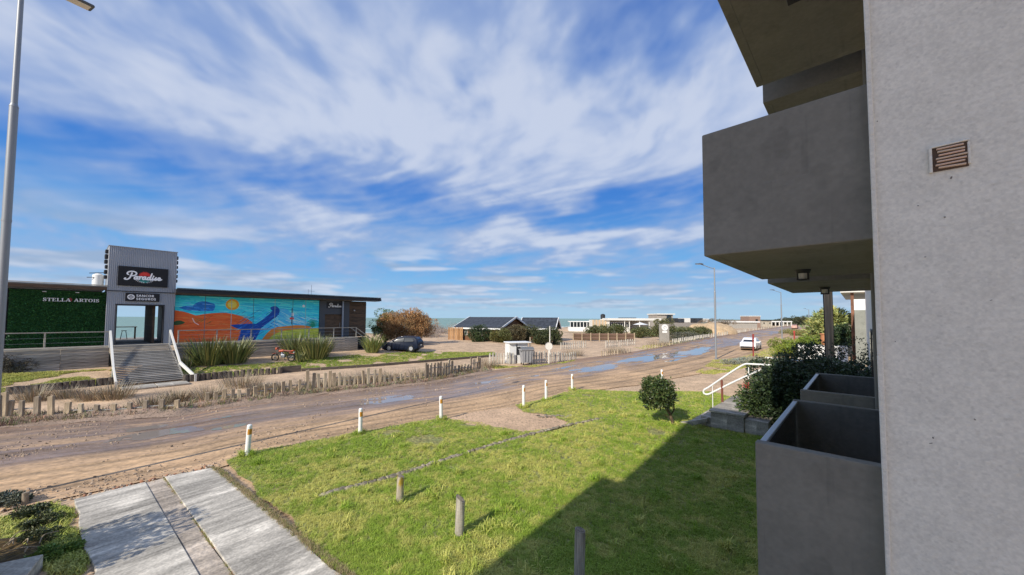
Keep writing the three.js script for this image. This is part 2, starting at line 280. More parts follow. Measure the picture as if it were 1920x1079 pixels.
function roadUV(x, z) { const a = dLine(nearEdge, x, z), b = dLine(farEdge, x, z); return [x * Math.sin(RD) - z * Math.cos(RD), a / (a + b + 1e-6)]; }
const ROADL = 64;
function wetAt(u, v) {                                                  // u in tiles, v across: 0 dry .. 1 soaked
  const w = sm(.3, .56, v + .2 * (fbm(u * 10, v * 3.2, 3, 501, 10) - .5)) * (1 - .5 * sm(.86, .98, v));
  const st = fbm(u * 34, v * 34, 4, 503, 0), big = fbm(u * 7, v * 2.6, 3, 505, 7);
  return clamp(w * (.25 + 1.15 * sm(.3, .72, .55 * st + .45 * big)) + .3 * sm(.68, .8, fbm(u * 6, v * 22, 3, 507, 6)));
}
const ruts = (u, v) => { let r = 0; for (const [c, a] of [[.08, .014], [.13, .02], [.2, .012], [.3, .018], [.36, .012], [.44, .02], [.56, .02], [.68, .02], [.8, .02]]) { const q = (v - c - .05 * (fbm(u * 8, c * 50, 3, 509, 8) - .5)) / a; r -= Math.exp(-q * q) * fbm(u * 20, c * 90, 2, 511, 20); } return r; };
const roadMap = dataTex(2048, 512, (u, v, o) => {
  const w = wetAt(u, v), f = fbm(u * 900, v * 150, 3, 513, 900), b = fbm(u * 40, v * 9, 4, 515, 40), pe = sm(.74, .82, vnoise(u * 1300, v * 240, 517, 1300)), clay = sm(.78, .96, v + .15 * (b - .5)), rt = ruts(u, v);
  const k = 1 + .3 * (f - .5) + .38 * (b - .5) + .3 * rt - .12 * pe; let c = [.76, .63, .485].map((x) => x * k);
  const wet = [.54, .46, .41], cl = [.5, .385, .3]; c = c.map((x, q) => lerp(x, cl[q] * k, clay * .75)); for (let q = 0; q < 3; q++) o[q] = lerp(c[q], wet[q] * (1 + .3 * (b - .5) + .2 * (f - .5)), w * .85);
}, true);
const roadRough = dataTex(1024, 512, (u, v, o) => grey3(o, lerp(.95, .28, sm(.3, .95, wetAt(u, v)))));
const roadBump = dataTex(1024, 512, (u, v, o) => { const w = wetAt(u, v); grey3(o, .5 + .3 * ruts(u, v) + (.24 * (fbm(u * 700, v * 110, 3, 519, 700) - .5) + .4 * (fbm(u * 90, v * 14, 4, 521, 90) - .5)) * (1 - .5 * w)); });
{
  const f = (x, z) => sdPoly(roadPoly, x, z) + .35 * (fbm(x * .8, z * .8, 3, 531) - .5);
  const g = merge([region(f, -56, 24, -46, 40, .45, () => 0), region(f, 24, 240, -46, 40, 1.5, () => .001), region(f, -56, 240, -260, -46, 2, () => .001)]);
  const p = g.attributes.position, uv = g.attributes.uv; for (let i = 0; i < p.count; i++) { const [u, v] = roadUV(p.getX(i), p.getZ(i)); uv.setXY(i, u / ROADL, v); }
  struct('dirt_road', g, std({ map: roadMap, roughnessMap: roadRough, bumpMap: roadBump, bumpScale: .12, roughness: 1 }));
}
// puddles: standing water where the road is lowest
{
  const pud = [[1130, 690, 3.4, 1.1, .42], [1210, 672, 5.5, 1.5, .52], [1300, 661, 7, 1.6, .52], [1250, 680, 4, .7, .22], [1060, 700, 2.6, .6, .2], [1000, 706, 3, .7, .22], [930, 712, 3, .6, .2], [820, 726, 2.2, .5, .17], [1330, 652, 6, .8, .3], [700, 742, 1.8, .4, .13], [880, 722, 2.4, .4, .15]].map(([x, y, a, b, v]) => { const p = G(x, y); return [p.x, p.z, a, b, v]; });
  const f = (x, z) => {
    let b = 0; for (const [px, pz, a, c, v] of pud) { const dx = x - px, dz = z - pz, u = dx * Math.sin(RD - .1) - dz * Math.cos(RD - .1), w = dx * Math.cos(RD - .1) + dz * Math.sin(RD - .1); b += v * Math.exp(-((u / a) ** 2 + (w / c) ** 2)); }
    if (b < .03) { if (sdPoly(roadPoly, x, z) > -.4) return 1; const [, v] = roadUV(x, z); b = v > .98 || v < .02 ? 0 : .23 * sm(.4, .52, v) * (1 - sm(.72, .84, v)); if (b < .03) return 1; }
    const u = x * Math.sin(RD) - z * Math.cos(RD), w = x * Math.cos(RD) + z * Math.sin(RD);
    return .34 - b - .55 * (fbm(u * .5, w * 1.5, 4, 541) - .42) - .12 * (fbm(u * 2, w * 5, 3, 547) - .5);
  };
  struct('puddle', region(f, -18, 42, -52, -11, .14, () => .005), new THREE.MeshPhysicalMaterial({ color: lin(.33, .28, .24), roughness: .01, ior: 1.8, specularIntensity: 1 }));
}
// the front lawn
const drvR = pix([[400, 880], [640, 1079]]), dv = [drvR[1][0] - drvR[0][0], drvR[1][1] - drvR[0][1]];
const along = (p, k) => [p[0] + dv[0] * k, p[1] + dv[1] * k];
const lawnPoly = [...pix([[420, 865], [466, 849], [540, 837], [675, 812], [760, 797], [828, 784], [900, 796], [980, 811], [1040, 806], [1064, 795], [1040, 781], [978, 774], [964, 761], [1024, 748], [1080, 731], [1200, 736], [1330, 735]]), bl(-4.6, 20.5), bl(-.2, 20.5), bl(-.2, -.5), bl(-3, -.5), along(drvR[0], 1.55), along(drvR[0], 1)].map((p, i, a) => p);
const lawnF = (x, z) => sdPoly(lawnPoly, x, z) + .3 * (fbm(x * 1.7, z * 1.7, 3, 551) - .5);
const bareAt = (x, z) => { const [p, q] = barePts; let b = 0; for (const [X, Z, r] of barePts) b = Math.max(b, Math.exp(-(((x - X) ** 2 + (z - Z) ** 2) / (r * r)))); return b; };
const barePts = [[800, 830, .8], [735, 815, .5], [1230, 815, .5], [880, 800, .5], [1100, 745, .5]].map(([x, y, r]) => { const p = G(x, y); return [p.x, p.z, r]; });
const lawnY = (x, z) => .03 + .05 * sm(0, 1.2, -sdPoly(lawnPoly, x, z)) + .05 * (fbm(x * .7, z * .7, 3, 553) - .5);
struct('lawn', region(lawnF, -10, 20, -26, -.5, .16, lawnY), std({ map: soilMap, bumpMap: sandBump, bumpScale: .05, roughness: 1 }));
// the sandy hollow by the road
{ const P = pix([[800, 800], [828, 789], [900, 772], [966, 764], [1000, 768], [1075, 780], [1075, 800], [1000, 815], [900, 802]]); struct('sand_patch', region((x, z) => sdPoly(P, x, z) + .3 * (fbm(x * 2, z * 2, 3, 557) - .5), -6, 6, -18, -9, .15, (x, z) => .006 + .03 * fbm(x, z, 3, 559)), std({ color: lin(.86, .63, .43), map: sandMap, bumpMap: sandBump, bumpScale: .03, roughness: 1 })); }
// the driveway: two slabs and a rougher strip between them
{
  const d = tag(thing('driveway', null, null), null, null, null, 'structure'); d.name = 'driveway';
  const slab = (P, m, y, name) => {
    const s = new THREE.Shape(P.map(([x, z]) => new THREE.Vector2(x, -z))), g = new THREE.ExtrudeGeometry(s, { depth: .1, bevelEnabled: true, bevelThickness: .012, bevelSize: .012, bevelSegments: 2 }); g.rotateX(-Math.PI / 2); g.translate(0, y - .1, 0);
    const uv = g.attributes.uv, p = g.attributes.position, l = Math.hypot(...dv), ux = dv[0] / l, uz = dv[1] / l; for (let i = 0; i < p.count; i++) uv.setXY(i, p.getX(i) * uz - p.getZ(i) * ux, p.getX(i) * ux + p.getZ(i) * uz); part(name, g, m, d);
  };
  const q = (x, y) => pix([[x, y]])[0], far = (a, b, k) => [a[0] + (b[0] - a[0]) * k, a[1] + (b[1] - a[1]) * k];
  const wob = (a, b, n, amp, sd) => Array.from({ length: n + 1 }, (_, i) => { const t = i / n, e = amp * (vnoise(i * .9, sd, 561) - .5) * Math.sin(Math.PI * t), l = Math.hypot(b[0] - a[0], b[1] - a[1]); return [lerp(a[0], b[0], t) - (b[1] - a[1]) / l * e, lerp(a[1], b[1], t) + (b[0] - a[0]) / l * e]; });
  const A = q(140, 940), A2 = far(A, q(172, 1079), 1.5), B = q(271, 908), B2 = far(B, q(369, 1079), 1.5), C = q(274, 907.5), C2 = far(C, q(374, 1079), 1.5), D = q(307, 899), D2 = far(D, q(434, 1079), 1.5), E = q(310, 898), E2 = far(E, q(438, 1079), 1.5), F = q(402, 880), F2 = far(F, q(642, 1079), 1.5);
  slab([...wob(A, A2, 12, .3, 1), B2, B], M.concrete, .03, 'concrete_slab');
  slab([...wob(E, E2, 4, .02, 2), ...wob(F2, F, 14, .22, 3)], M.concrete, .034, 'concrete_slab');
  slab([...wob(C, C2, 4, .03, 4), ...wob(D2, D, 8, .06, 5)], std({ color: lin(.86, .75, .65), map: slabMap, bumpMap: sandBump, bumpScale: .03, roughness: .95 }), .012, 'centre_strip');
}
// the sea and its surf
{
  const sx = axis(14000, 10, 20), xs = sx, g = new THREE.PlaneGeometry(28000, 28000, 1, 1); g.rotateX(-Math.PI / 2); g.translate(0, -4.2, 0);
  const uv = g.attributes.uv, p = g.attributes.position; for (let i = 0; i < p.count; i++) uv.setXY(i, p.getX(i) / 60, p.getZ(i) / 60);
  const wb = dataTex(512, 512, (u, v, o) => grey3(o, .6 * fbm(u * 10 + v * 6, v * 22 - u * 13, 4, 571, 0) + .4 * fbm(u * 50, v * 50, 3, 573, 50)));
  struct('sea', g, std({ color: lin(.22, .34, .28), bumpMap: wb, bumpScale: 1.6, roughness: .5 }));
  const foam = (x, z) => { const [s, t] = clubLocal(x, z), w = -t; const line = Math.sin(w * .085 + 3 * fbm(s * .012, w * .02, 3, 581)); return .26 - .55 * (fbm(s * .03, w * .09, 4, 583) - .35) - .22 * line * (1 - sm(80, 320, w)) - .3 * (1 - sm(55, 120, w)) + .16 * sm(120, 480, w); };
  struct('surf', region((x, z) => { const [s, t] = clubLocal(x, z); return -t < 50 || -t > 520 ? 1 : foam(x, z); }, -620, 240, -620, 60, 4, () => -4.13), M.foam);
}
// ------------------------------------------------------------------ the apartment building at the camera's side
{
  const b = thing('apartment_building', 'grey rendered apartment building with dark projecting balconies', 'building', [0, 0, 0], -FA);
  // local: x = away from the street, z = -F (away along the facade), y up; E = eye height
  const E = EYE, B = (name, x0, x1, y0, y1, f0, f1, m, r = .012, par = b, label) => part(name, rbox(x1 - x0, y1 - y0, f1 - f0, r, (x0 + x1) / 2, (y0 + y1) / 2, -(f0 + f1) / 2), m, par, label);
  B('side_wall', .09, 1.75, -.1, 13.2, 4.1, 4.4, M.wall, .02, b, 'light grey coarse rendered wall');
  // corner bead of the wall, left proud by the plasterer
  const bead = []; for (let i = 0; i < 30; i++) { const y0 = i * .44; bead.push(rbox(.03 + .006 * vnoise(i * .7, 3, 5), .445, .05, .01, .1, y0 + .22, -4.1)); } part('corner_bead', bead, M.wall, b);
  // the street facade behind the balconies, with openings
  B('street_wall', .2, .45, -.1, 13.2, 4.42, 30, M.wall);
  for (const [y0, h] of [[E - 2.35, 2.1], [E + .88, 2.1], [E + 4.16, 2.1]]) for (const f of [5.2, 9, 12.6]) { const w = B('balcony_door', .17, .22, y0, y0 + h, f, f + 1.7, M.black, .01); B('pane', .155, .166, y0 + .06, y0 + h - .06, f + .06, f + .81, M.darkglass, .004, w); B('pane', .155, .166, y0 + .06, y0 + h - .06, f + .88, f + 1.64, M.darkglass, .004, w); }
  part('drain_pipe', [cyl(.035, .035, 12, 10, .15, 6, -7.75)], M.dark, b);
  // balconies: three storeys of parapets, each with slab, three parapet walls
  const balcony = (x0, f0, f1, yb, yt, slabT, mat) => {
    const g = new THREE.Group(); g.name = 'balcony'; b.add(g); const t = .12;
    B('slab', x0 + .002, .199, yb, yb + slabT, f0 + .002, f1 - .002, M.dark, .006, g);
    B('parapet_wall', x0, .188, yb - .004, yt, f0, f0 + t, mat, .014, g);
    B('parapet_wall', x0, x0 + t, yb - .004, yt, f0 + t + .003, f1 - t - .003, mat, .014, g);
    B('parapet_wall', x0, .188, yb - .004, yt, f1 - t, f1, mat, .014, g);
    return g;
  };
  for (const [f0, f1] of [[4.42, 7.3], [7.85, 11.1]]) for (const [yb, yt] of [[E + .665, E + 1.97], [E + 3.95, E + 5.25], [E + 7.23, E + 8.53]]) balcony(-1.19, f0 > 5 ? f0 : 4.2, f1, yb - (f0 > 5 ? .03 : 0), yt, .16, M.dark);
  // the ground floor patios: masonry screens with a dark glazed front
  for (const [f0, f1] of [[4.2, 6.95], [7.8, 10.7]]) {
    const g = new THREE.Group(); g.name = 'patio_screen'; b.add(g);
    B('screen_wall', -.77, .188, -.1, E - 1.17, f0, f0 + .1, M.dark, .014, g); B('screen_wall', -.77, .188, -.1, E - 1.19, f1 - .1, f1, M.dark, .014, g);
    B('front_wall', -.77, -.66, -.1, E - 1.95, f0 + .103, f1 - .103, M.dark, .01, g); B('glass_front', -.74, -.73, E - 1.94, E - 1.24, f0 + .11, f1 - .11, M.darkglass, .003, g);
    B('floor', -.655, .195, E - 2.6, E - 2.5, f0 + .103, f1 - .103, M.dark, .004, g); B('handrail', -.765, -.705, E - 1.235, E - 1.2, f0 + .104, f1 - .104, M.galv, .01, g);
    part('clothes_bar', [bar(V(-.6, E - 1.62, -f0 - .3), V(.1, E - 1.5, -f0 - 1.1), .03, .03, true)], M.steel, g);
  }
  // soffit lamps under the balconies
  for (const [x, f, y] of [[-.55, 6.24, E + .665], [-.48, 5.37, E + 3.95], [-.5, 9.4, E + .635]]) { const g = new THREE.Group(); g.name = 'soffit_lamp'; b.add(g); part('housing', [cyl(.07, .09, .05, 12, x, y - .025, -f), rbox(.13, .015, .13, .005, x, y - .135, -f), ...[[1, 1], [1, -1], [-1, 1], [-1, -1]].map(([i, k]) => box(.012, .09, .012, x + i * .055, y - .085, -f + k * .055))], M.black, g); part('diffuser', [cyl(.045, .05, .08, 12, x, y - .088, -f)], M.offwhite, g); }
  // the brick vent cut into the render, its slats rough and broken
  const vent = new THREE.Group(); vent.name = 'air_vent'; b.add(vent); const rv = mulberry(31);
  B('recess', .408, .585, E + 1.095, E + 1.275, 4.092, 4.098, std({ color: lin(.12, .08, .06), roughness: 1 }), .002, vent);
  for (let i = 0; i < 7; i++) part('slat', [rbox(.15 - .03 * rv(), .0125, .022, .004, .503 + .012 * (rv() - .5), E + 1.116 + i * .0235, -4.085, (rv() - .5) * .1, 0, (rv() - .5) * .08)], std({ color: lin(.62 + .12 * rv(), .5, .38), roughness: .95 }), vent);
  part('frame', [rbox(.016, .19, .024, .005, .406, E + 1.183, -4.086), rbox(.014, .16, .018, .005, .588, E + 1.19, -4.09), rbox(.19, .012, .02, .004, .497, E + 1.279, -4.087, 0, 0, .03)], M.wall, vent);
  // small fixings and chips on the render
  const rc = mulberry(77), chips = []; for (let i = 0; i < 12; i++) chips.push(rbox(.006 + .012 * rc(), .004 + .007 * rc(), .006, .002, .13 + .75 * rc(), E - 2 + 4.4 * rc(), -4.099, 0, 0, rc() * 3)); part('render_chip', chips, std({ color: lin(.2, .18, .16), roughness: 1 }), b);
  // the rest of the house, behind and beside the viewer: it shades the lawn and this wall
  B('rear_wing', -2.62, 2.2, -.1, 14, -7, -6, M.wall); B('wing_balcony', -3.13, -2.622, -.1, 9.15, -6.5, -6.01, M.dark);
  B('planter_wall', -.9, .18, -.1, .9, 11.2, 29, M.dark);
}

// ------------------------------------------------------------------ foliage
function leafMesh(list, L, W, rn, fold = .25) {                          // list of [position, direction, colour, scale]
  const n = list.length, col = new Float32Array(n * 18), P = new Float32Array(n * 18);
  const d = V(0, 0, 0), s = V(0, 0, 0), u = V(0, 0, 0), a = V(0, 0, 0);
  list.forEach(([p, dir, c, k], i) => {
    d.copy(dir).normalize(); s.set(rn() - .5, rn() - .5, rn() - .5).cross(d).normalize(); u.copy(d).cross(s).normalize();
    const l = L * k, w = W * k / 2, o = i * 18;
    const base = [p.x, p.y, p.z], tip = [p.x + d.x * l, p.y + d.y * l - l * .1, p.z + d.z * l], m = [p.x + d.x * l * .5, p.y + d.y * l * .5, p.z + d.z * l * .5];
    const A = [m[0] + s.x * w + u.x * w * fold, m[1] + s.y * w + u.y * w * fold, m[2] + s.z * w + u.z * w * fold], B = [m[0] - s.x * w + u.x * w * fold, m[1] - s.y * w + u.y * w * fold, m[2] - s.z * w + u.z * w * fold];
    P.set([...base, ...A, ...tip, ...base, ...tip, ...B], o);
    for (let q = 0; q < 6; q++) col.set(c, o + q * 3);
  });
  const g = new THREE.BufferGeometry(); g.setAttribute('position', new THREE.BufferAttribute(P, 3)); g.setAttribute('color', new THREE.BufferAttribute(col, 3)); g.setAttribute('uv', new THREE.BufferAttribute(new Float32Array(n * 12), 2)); g.computeVertexNormals(); return g;
}
function strapMesh(list) {                                              // blades: [base, direction, length, width, droop, colour]
  const pos = [], col = [], N = 5;
  for (const [b, dir, len, wid, droop, c] of list) {
    const h = V(dir.x, 0, dir.z).normalize(), s = V(-h.z, 0, h.x), pts = []; let p = b.clone(), d = dir.clone().normalize();
    for (let i = 0; i <= N; i++) { pts.push([p.clone(), wid * (i < N ? (1 - .75 * (i / N) ** 2) : .06), d.clone()]); p.addScaledVector(d, len / N); d.y -= droop / N * (.4 + i * .35); d.normalize(); }
    for (let i = 0; i < N; i++) {
      const [a, wa, da] = pts[i], [e, we] = pts[i + 1], n = s.clone().cross(da).normalize(), q = (o, w, k) => [o.x + s.x * w * k / 2, o.y + s.y * w * k / 2, o.z + s.z * w * k / 2];
      const A = q(a, wa, -1), B = q(a, wa, 1), C = q(e, we, 1), D = q(e, we, -1); pos.push(...A, ...B, ...C, ...A, ...C, ...D); for (let k = 0; k < 6; k++) col.push(...c);
    }
  }
  const g = new THREE.BufferGeometry(); g.setAttribute('position', new THREE.Float32BufferAttribute(pos, 3)); g.setAttribute('color', new THREE.Float32BufferAttribute(col, 3)); g.setAttribute('uv', new THREE.BufferAttribute(new Float32Array(pos.length / 3 * 2), 2)); g.computeVertexNormals(); return g;
}
const vary = (c, rn, k = .35) => { const f = 1 - k + 2 * k * rn(), h = (rn() - .5) * .25; return [c[0] * f * (1 + h), c[1] * f, c[2] * f * (1 - h)]; };
// a bush of leaves round many small clumps inside an ellipsoid or box
function bush(name, label, category, pos, o) {
  const rn = mulberry(o.seed), t = thing(name, label, category, pos, o.turn || 0, o.group), list = [];
  const clumps = []; for (let i = 0; i < o.clumps; i++) {
    let x, y, z, k = 0; do { x = 2 * rn() - 1; y = 2 * rn() - 1; z = 2 * rn() - 1; k++; } while (k < 60 && (o.box ? false : x * x + y * y + z * z > 1)); 
    if (!o.box) { const l = Math.hypot(x, y, z) || 1, f = l < .55 ? .55 / l : 1; x *= f; y *= f; z *= f; }
    clumps.push([x * o.r[0], o.y + y * o.r[1], z * o.r[2], o.cr * (.65 + .7 * rn()), vary([1, 1, 1], rn, .18)]);
  }
  for (let i = 0; i < o.n; i++) {
    const c = clumps[Math.floor(rn() * clumps.length)], a = rn() * 6.283, cz = 2 * rn() - 1, s = Math.sqrt(1 - cz * cz), rr = c[3] * Math.cbrt(.25 + .75 * rn());
    const n = V(s * Math.cos(a), cz * .85, s * Math.sin(a)), p = V(c[0] + n.x * rr, Math.max(.03, c[1] + n.y * rr), c[2] + n.z * rr);
    const dir = n.clone().add(V((rn() - .5) * 1.4, (rn() - .3) * 1.2 + (o.up || 0), (rn() - .5) * 1.4)), col = vary(o.cols[Math.floor(rn() * o.cols.length)], rn, .3);
    list.push([p, dir, col.map((v, q) => v * c[4][q]), .7 + .6 * rn()]);
  }
  part('foliage', leafMesh(list, o.L, o.W, rn), o.dry ? M.dryleaf : M.leaf, t);
  if (o.stems !== 0) { const st = []; for (let i = 0; i < (o.stems || 7); i++) { const c = clumps[i % clumps.length]; st.push(tube([V((rn() - .5) * .2 * o.r[0], -.05, (rn() - .5) * .2 * o.r[2]), V(c[0] * .45, c[1] * .5, c[2] * .45), V(c[0], c[1], c[2])], o.sr || .015, 6, 5)); } part('stem', st, M.bark, t); }
  return t;
}
function flax(label, pos, o) {                                          // strap-leaved clump
  const rn = mulberry(o.seed), t = thing(o.name || 'flax_plant', label, 'plant', pos, 0, o.group), list = [];
  for (let i = 0; i < o.n; i++) { const a = rn() * 6.283, r = Math.sqrt(rn()) * o.r, b = V(Math.cos(a) * r * (o.ex || 1), 0, Math.sin(a) * r), lean = .15 + .75 * rn() * rn() + .25 * r / o.r; list.push([b, V(Math.cos(a) * lean, 1, Math.sin(a) * lean), o.h * (.55 + .55 * rn()), o.w || .06, .25 + .9 * rn() * rn(), vary(o.cols[Math.floor(rn() * o.cols.length)], rn, .3)]); }
  if (o.turn) t.rotation.y = o.turn;
  part('foliage', strapMesh(list), M.leaf, t); return t;
}
const P3 = (v, dy = 0) => [v.x, v.y + dy, v.z];

// ------------------------------------------------------------------ grass
function tuftGeo(seed, n, h, w, spread) { const rn = mulberry(seed), list = []; for (let i = 0; i < n; i++) { const a = rn() * 6.283, r = spread * Math.sqrt(rn()); list.push([Math.cos(a) * r, Math.sin(a) * r, rn() * 6.283, h * (.5 + .8 * rn()), .2 + .9 * rn()]); }
  const pos = []; for (const [x, z, a, hh, le] of list) { const c = Math.cos(a), s = Math.sin(a), mx = x + c * hh * le * .3, mz = z + s * hh * le * .3, tx = x + c * hh * le, tz = z + s * hh * le, my = hh * .62, ty = hh * (1 - .25 * le), wx = -s * w / 2, wz = c * w / 2;
    pos.push(x - wx, 0, z - wz, x + wx, 0, z + wz, mx + wx * .8, my, mz + wz * .8, x - wx, 0, z - wz, mx + wx * .8, my, mz + wz * .8, mx - wx * .8, my, mz - wz * .8, mx - wx * .8, my, mz - wz * .8, mx + wx * .8, my, mz + wz * .8, tx, ty, tz); }
  const g = new THREE.BufferGeometry(); g.setAttribute('position', new THREE.Float32BufferAttribute(pos, 3)); g.setAttribute('uv', new THREE.BufferAttribute(new Float32Array(pos.length / 3 * 2), 2)); g.computeVertexNormals(); return g; }
const grassMat = std({ color: 0xffffff, side: THREE.DoubleSide, roughness: .7 });
function grass(name, label, geo, spots, seed) {                          // spots: [x, y, z, scale, colour]
  const m = new THREE.InstancedMesh(geo, grassMat, spots.length), q = new THREE.Matrix4(), e = new THREE.Euler(), rn = mulberry(seed), c = new THREE.Color();
  spots.forEach(([x, y, z, k, col], i) => { q.makeRotationFromEuler(e.set((rn() - .5) * .5, rn() * 6.283, (rn() - .5) * .5)); q.scale(V(k, k * (.75 + .5 * rn()), k)); q.setPosition(x, y, z); m.setMatrixAt(i, q); m.setColorAt(i, c.setRGB(...col)); });
  m.name = name; shadowed(m); scene.add(m); tag(m, label, 'grass', null, 'stuff'); return m;
}
const EDGE = pix([[600, 937], [650, 924], [760, 893], [870, 856], [1000, 818], [1060, 803], [1125, 790]]);
const grassCol = (x, z, rn, dry = 0) => {
  const n = fbm(x * .55 + 3, z * .55, 4, 601), n2 = fbm(x * 2.6, z * 2.6, 3, 607), n3 = fbm(x * 9, z * 9, 2, 609), d = clamp(.06 + .95 * sm(.43, .66, .34 * n + .36 * n2 + .3 * n3) + dry + .4 * (rn() - .5)), f = .75 + .5 * rn();
  const g = [.26, .39, .03], y = [.58, .56, .14]; return [0, 1, 2].map((q) => lerp(g[q], y[q], d) * f);
};
{
  const rn = mulberry(5), spots = [], thin = [];
  let tries = 0; while (spots.length < 135000 && tries++ < 900000) {
    const d = 3.2 + 19 * Math.pow(rn(), 1.5), x = -d * 1.1 + rn() * d * 2.4, z = -d; const f = lawnF(x, z); if (f > -.01) continue;
    if (dLine(EDGE, x, z) < .07 + .05 * rn()) continue; const bare = bareAt(x, z); if (bare > .45 + .5 * fbm(x * 5, z * 5, 2, 611)) continue; if (fbm(x * 3.5, z * 3.5, 3, 613) > .66 && rn() < .5) continue;
    const [lat, F] = toBl(x, z), edge = sm(.7, 0, -f);
    spots.push([x, lawnY(x, z) - .004, z, (.75 + .6 * rn()) * (1 - .25 * edge), grassCol(x, z, rn, .28 * bare + .28 * edge * fbm(x, z, 2, 617))]);
  }
  grass('lawn_grass', 'short patchy green and straw coloured grass of the front lawn', tuftGeo(1, 8, .055, .0055, .035), spots, 9);
}
// ------------------------------------------------------------------ lettering and painted surfaces
const SERIF = await new FontLoader().loadAsync('fonts/droid/droid_serif_bold.typeface.json');
function script(c, x, y, k, w) {                                         // the word in brush script, drawn as strokes
  c.save(); c.translate(x, y); c.scale(k, k); c.lineCap = c.lineJoin = 'round'; c.lineWidth = w;
  const st = (...q) => { c.beginPath(); c.moveTo(q[0], q[1]); for (let i = 2; i < q.length; i += 6) c.bezierCurveTo(...q.slice(i, i + 6)); c.stroke(); };
  st(44, 8, 40, 40, 26, 86, 6, 92, -14, 97, -26, 84, -10, 78); st(14, 30, -6, 24, 4, -10, 44, -12, 86, -14, 96, 22, 66, 38, 50, 46, 36, 44, 32, 42);   // P
  const a = (o) => { st(o + 30, 50, o + 8, 42, o - 4, 84, o + 12, 84, o + 24, 84, o + 30, 62, o + 32, 50); st(o + 32, 50, o + 28, 70, o + 26, 88, o + 42, 80); };
  a(62); st(106, 56, 112, 44, 120, 52, 116, 62, 112, 74, 110, 80, 110, 84); st(117, 56, 124, 48, 132, 48, 136, 54);    // a, r
  a(134); st(206, 52, 184, 44, 172, 84, 188, 84, 200, 84, 206, 62, 208, 50); st(222, 4, 214, 34, 204, 70, 206, 80, 208, 88, 216, 84, 222, 78);    // a, d
  st(232, 52, 228, 66, 224, 84, 234, 83, 240, 82, 246, 74, 250, 66); c.beginPath(); c.arc(237, 34, w * .6, 0, 7); c.fill();            // i
  st(262, 50, 256, 54, 254, 60, 260, 66, 270, 74, 266, 84, 252, 84); st(284, 70, 304, 66, 302, 48, 290, 50, 274, 54, 272, 86, 290, 84, 300, 83, 308, 76, 312, 72);   // s, e
  c.restore();
}
const signTex = canvasTex(1024, 552, (c, w, h) => {
  c.fillStyle = '#101116'; c.fillRect(0, 0, w, h); c.save(); c.translate(530, 250);
  c.fillStyle = '#d8352c'; c.beginPath(); for (let i = 0; i <= 24; i++) { const a = Math.PI + i / 24 * Math.PI, r = i % 2 ? 104 : 138; c.lineTo(Math.cos(a) * r, Math.sin(a) * r); } c.closePath(); c.fill();
  c.fillStyle = '#e8593a'; c.fillRect(-46, -70, 92, 10); c.fillStyle = '#2f9a93'; c.beginPath(); c.arc(0, 70, 128, 0, Math.PI); c.fill();
  c.strokeStyle = '#101116'; c.lineWidth = 9; for (const y of [96, 122, 148]) { c.beginPath(); c.moveTo(-120, y); c.quadraticCurveTo(-60, y - 14, 0, y); c.quadraticCurveTo(60, y + 14, 120, y); c.stroke(); } c.restore();
  c.strokeStyle = c.fillStyle = '#ffffff'; script(c, 168, 160, 2.3, 15); c.fillStyle = '#f4f4f4'; c.font = 'bold 50px sans-serif'; c.textAlign = 'center';
  const t = 'BEACH CLUB'; for (let i = 0; i < t.length; i++) { const a = (i - 4.5) * .17; c.save(); c.translate(530 + Math.sin(a) * 250, 225 + Math.cos(a) * 235); c.rotate(-a); c.fillText(t[i], 0, 0); c.restore(); }
});
const sign2Tex = canvasTex(768, 256, (c, w, h) => {
  c.fillStyle = '#14151a'; c.fillRect(0, 0, w, h); c.fillStyle = '#f2f2f2'; c.beginPath(); c.arc(120, 128, 84, 0, 7); c.fill(); c.strokeStyle = '#14151a'; c.lineWidth = 13; c.beginPath(); c.arc(120, 128, 44, 0, 7); c.stroke(); c.beginPath(); c.moveTo(120, 60); c.lineTo(120, 196); c.moveTo(52, 128); c.lineTo(188, 128); c.stroke();
  c.fillStyle = '#f2f2f2'; c.font = 'bold 104px sans-serif'; c.fillText('SANCOR', 232, 116, 510); c.fillText('SEGUROS', 232, 222, 510);
});
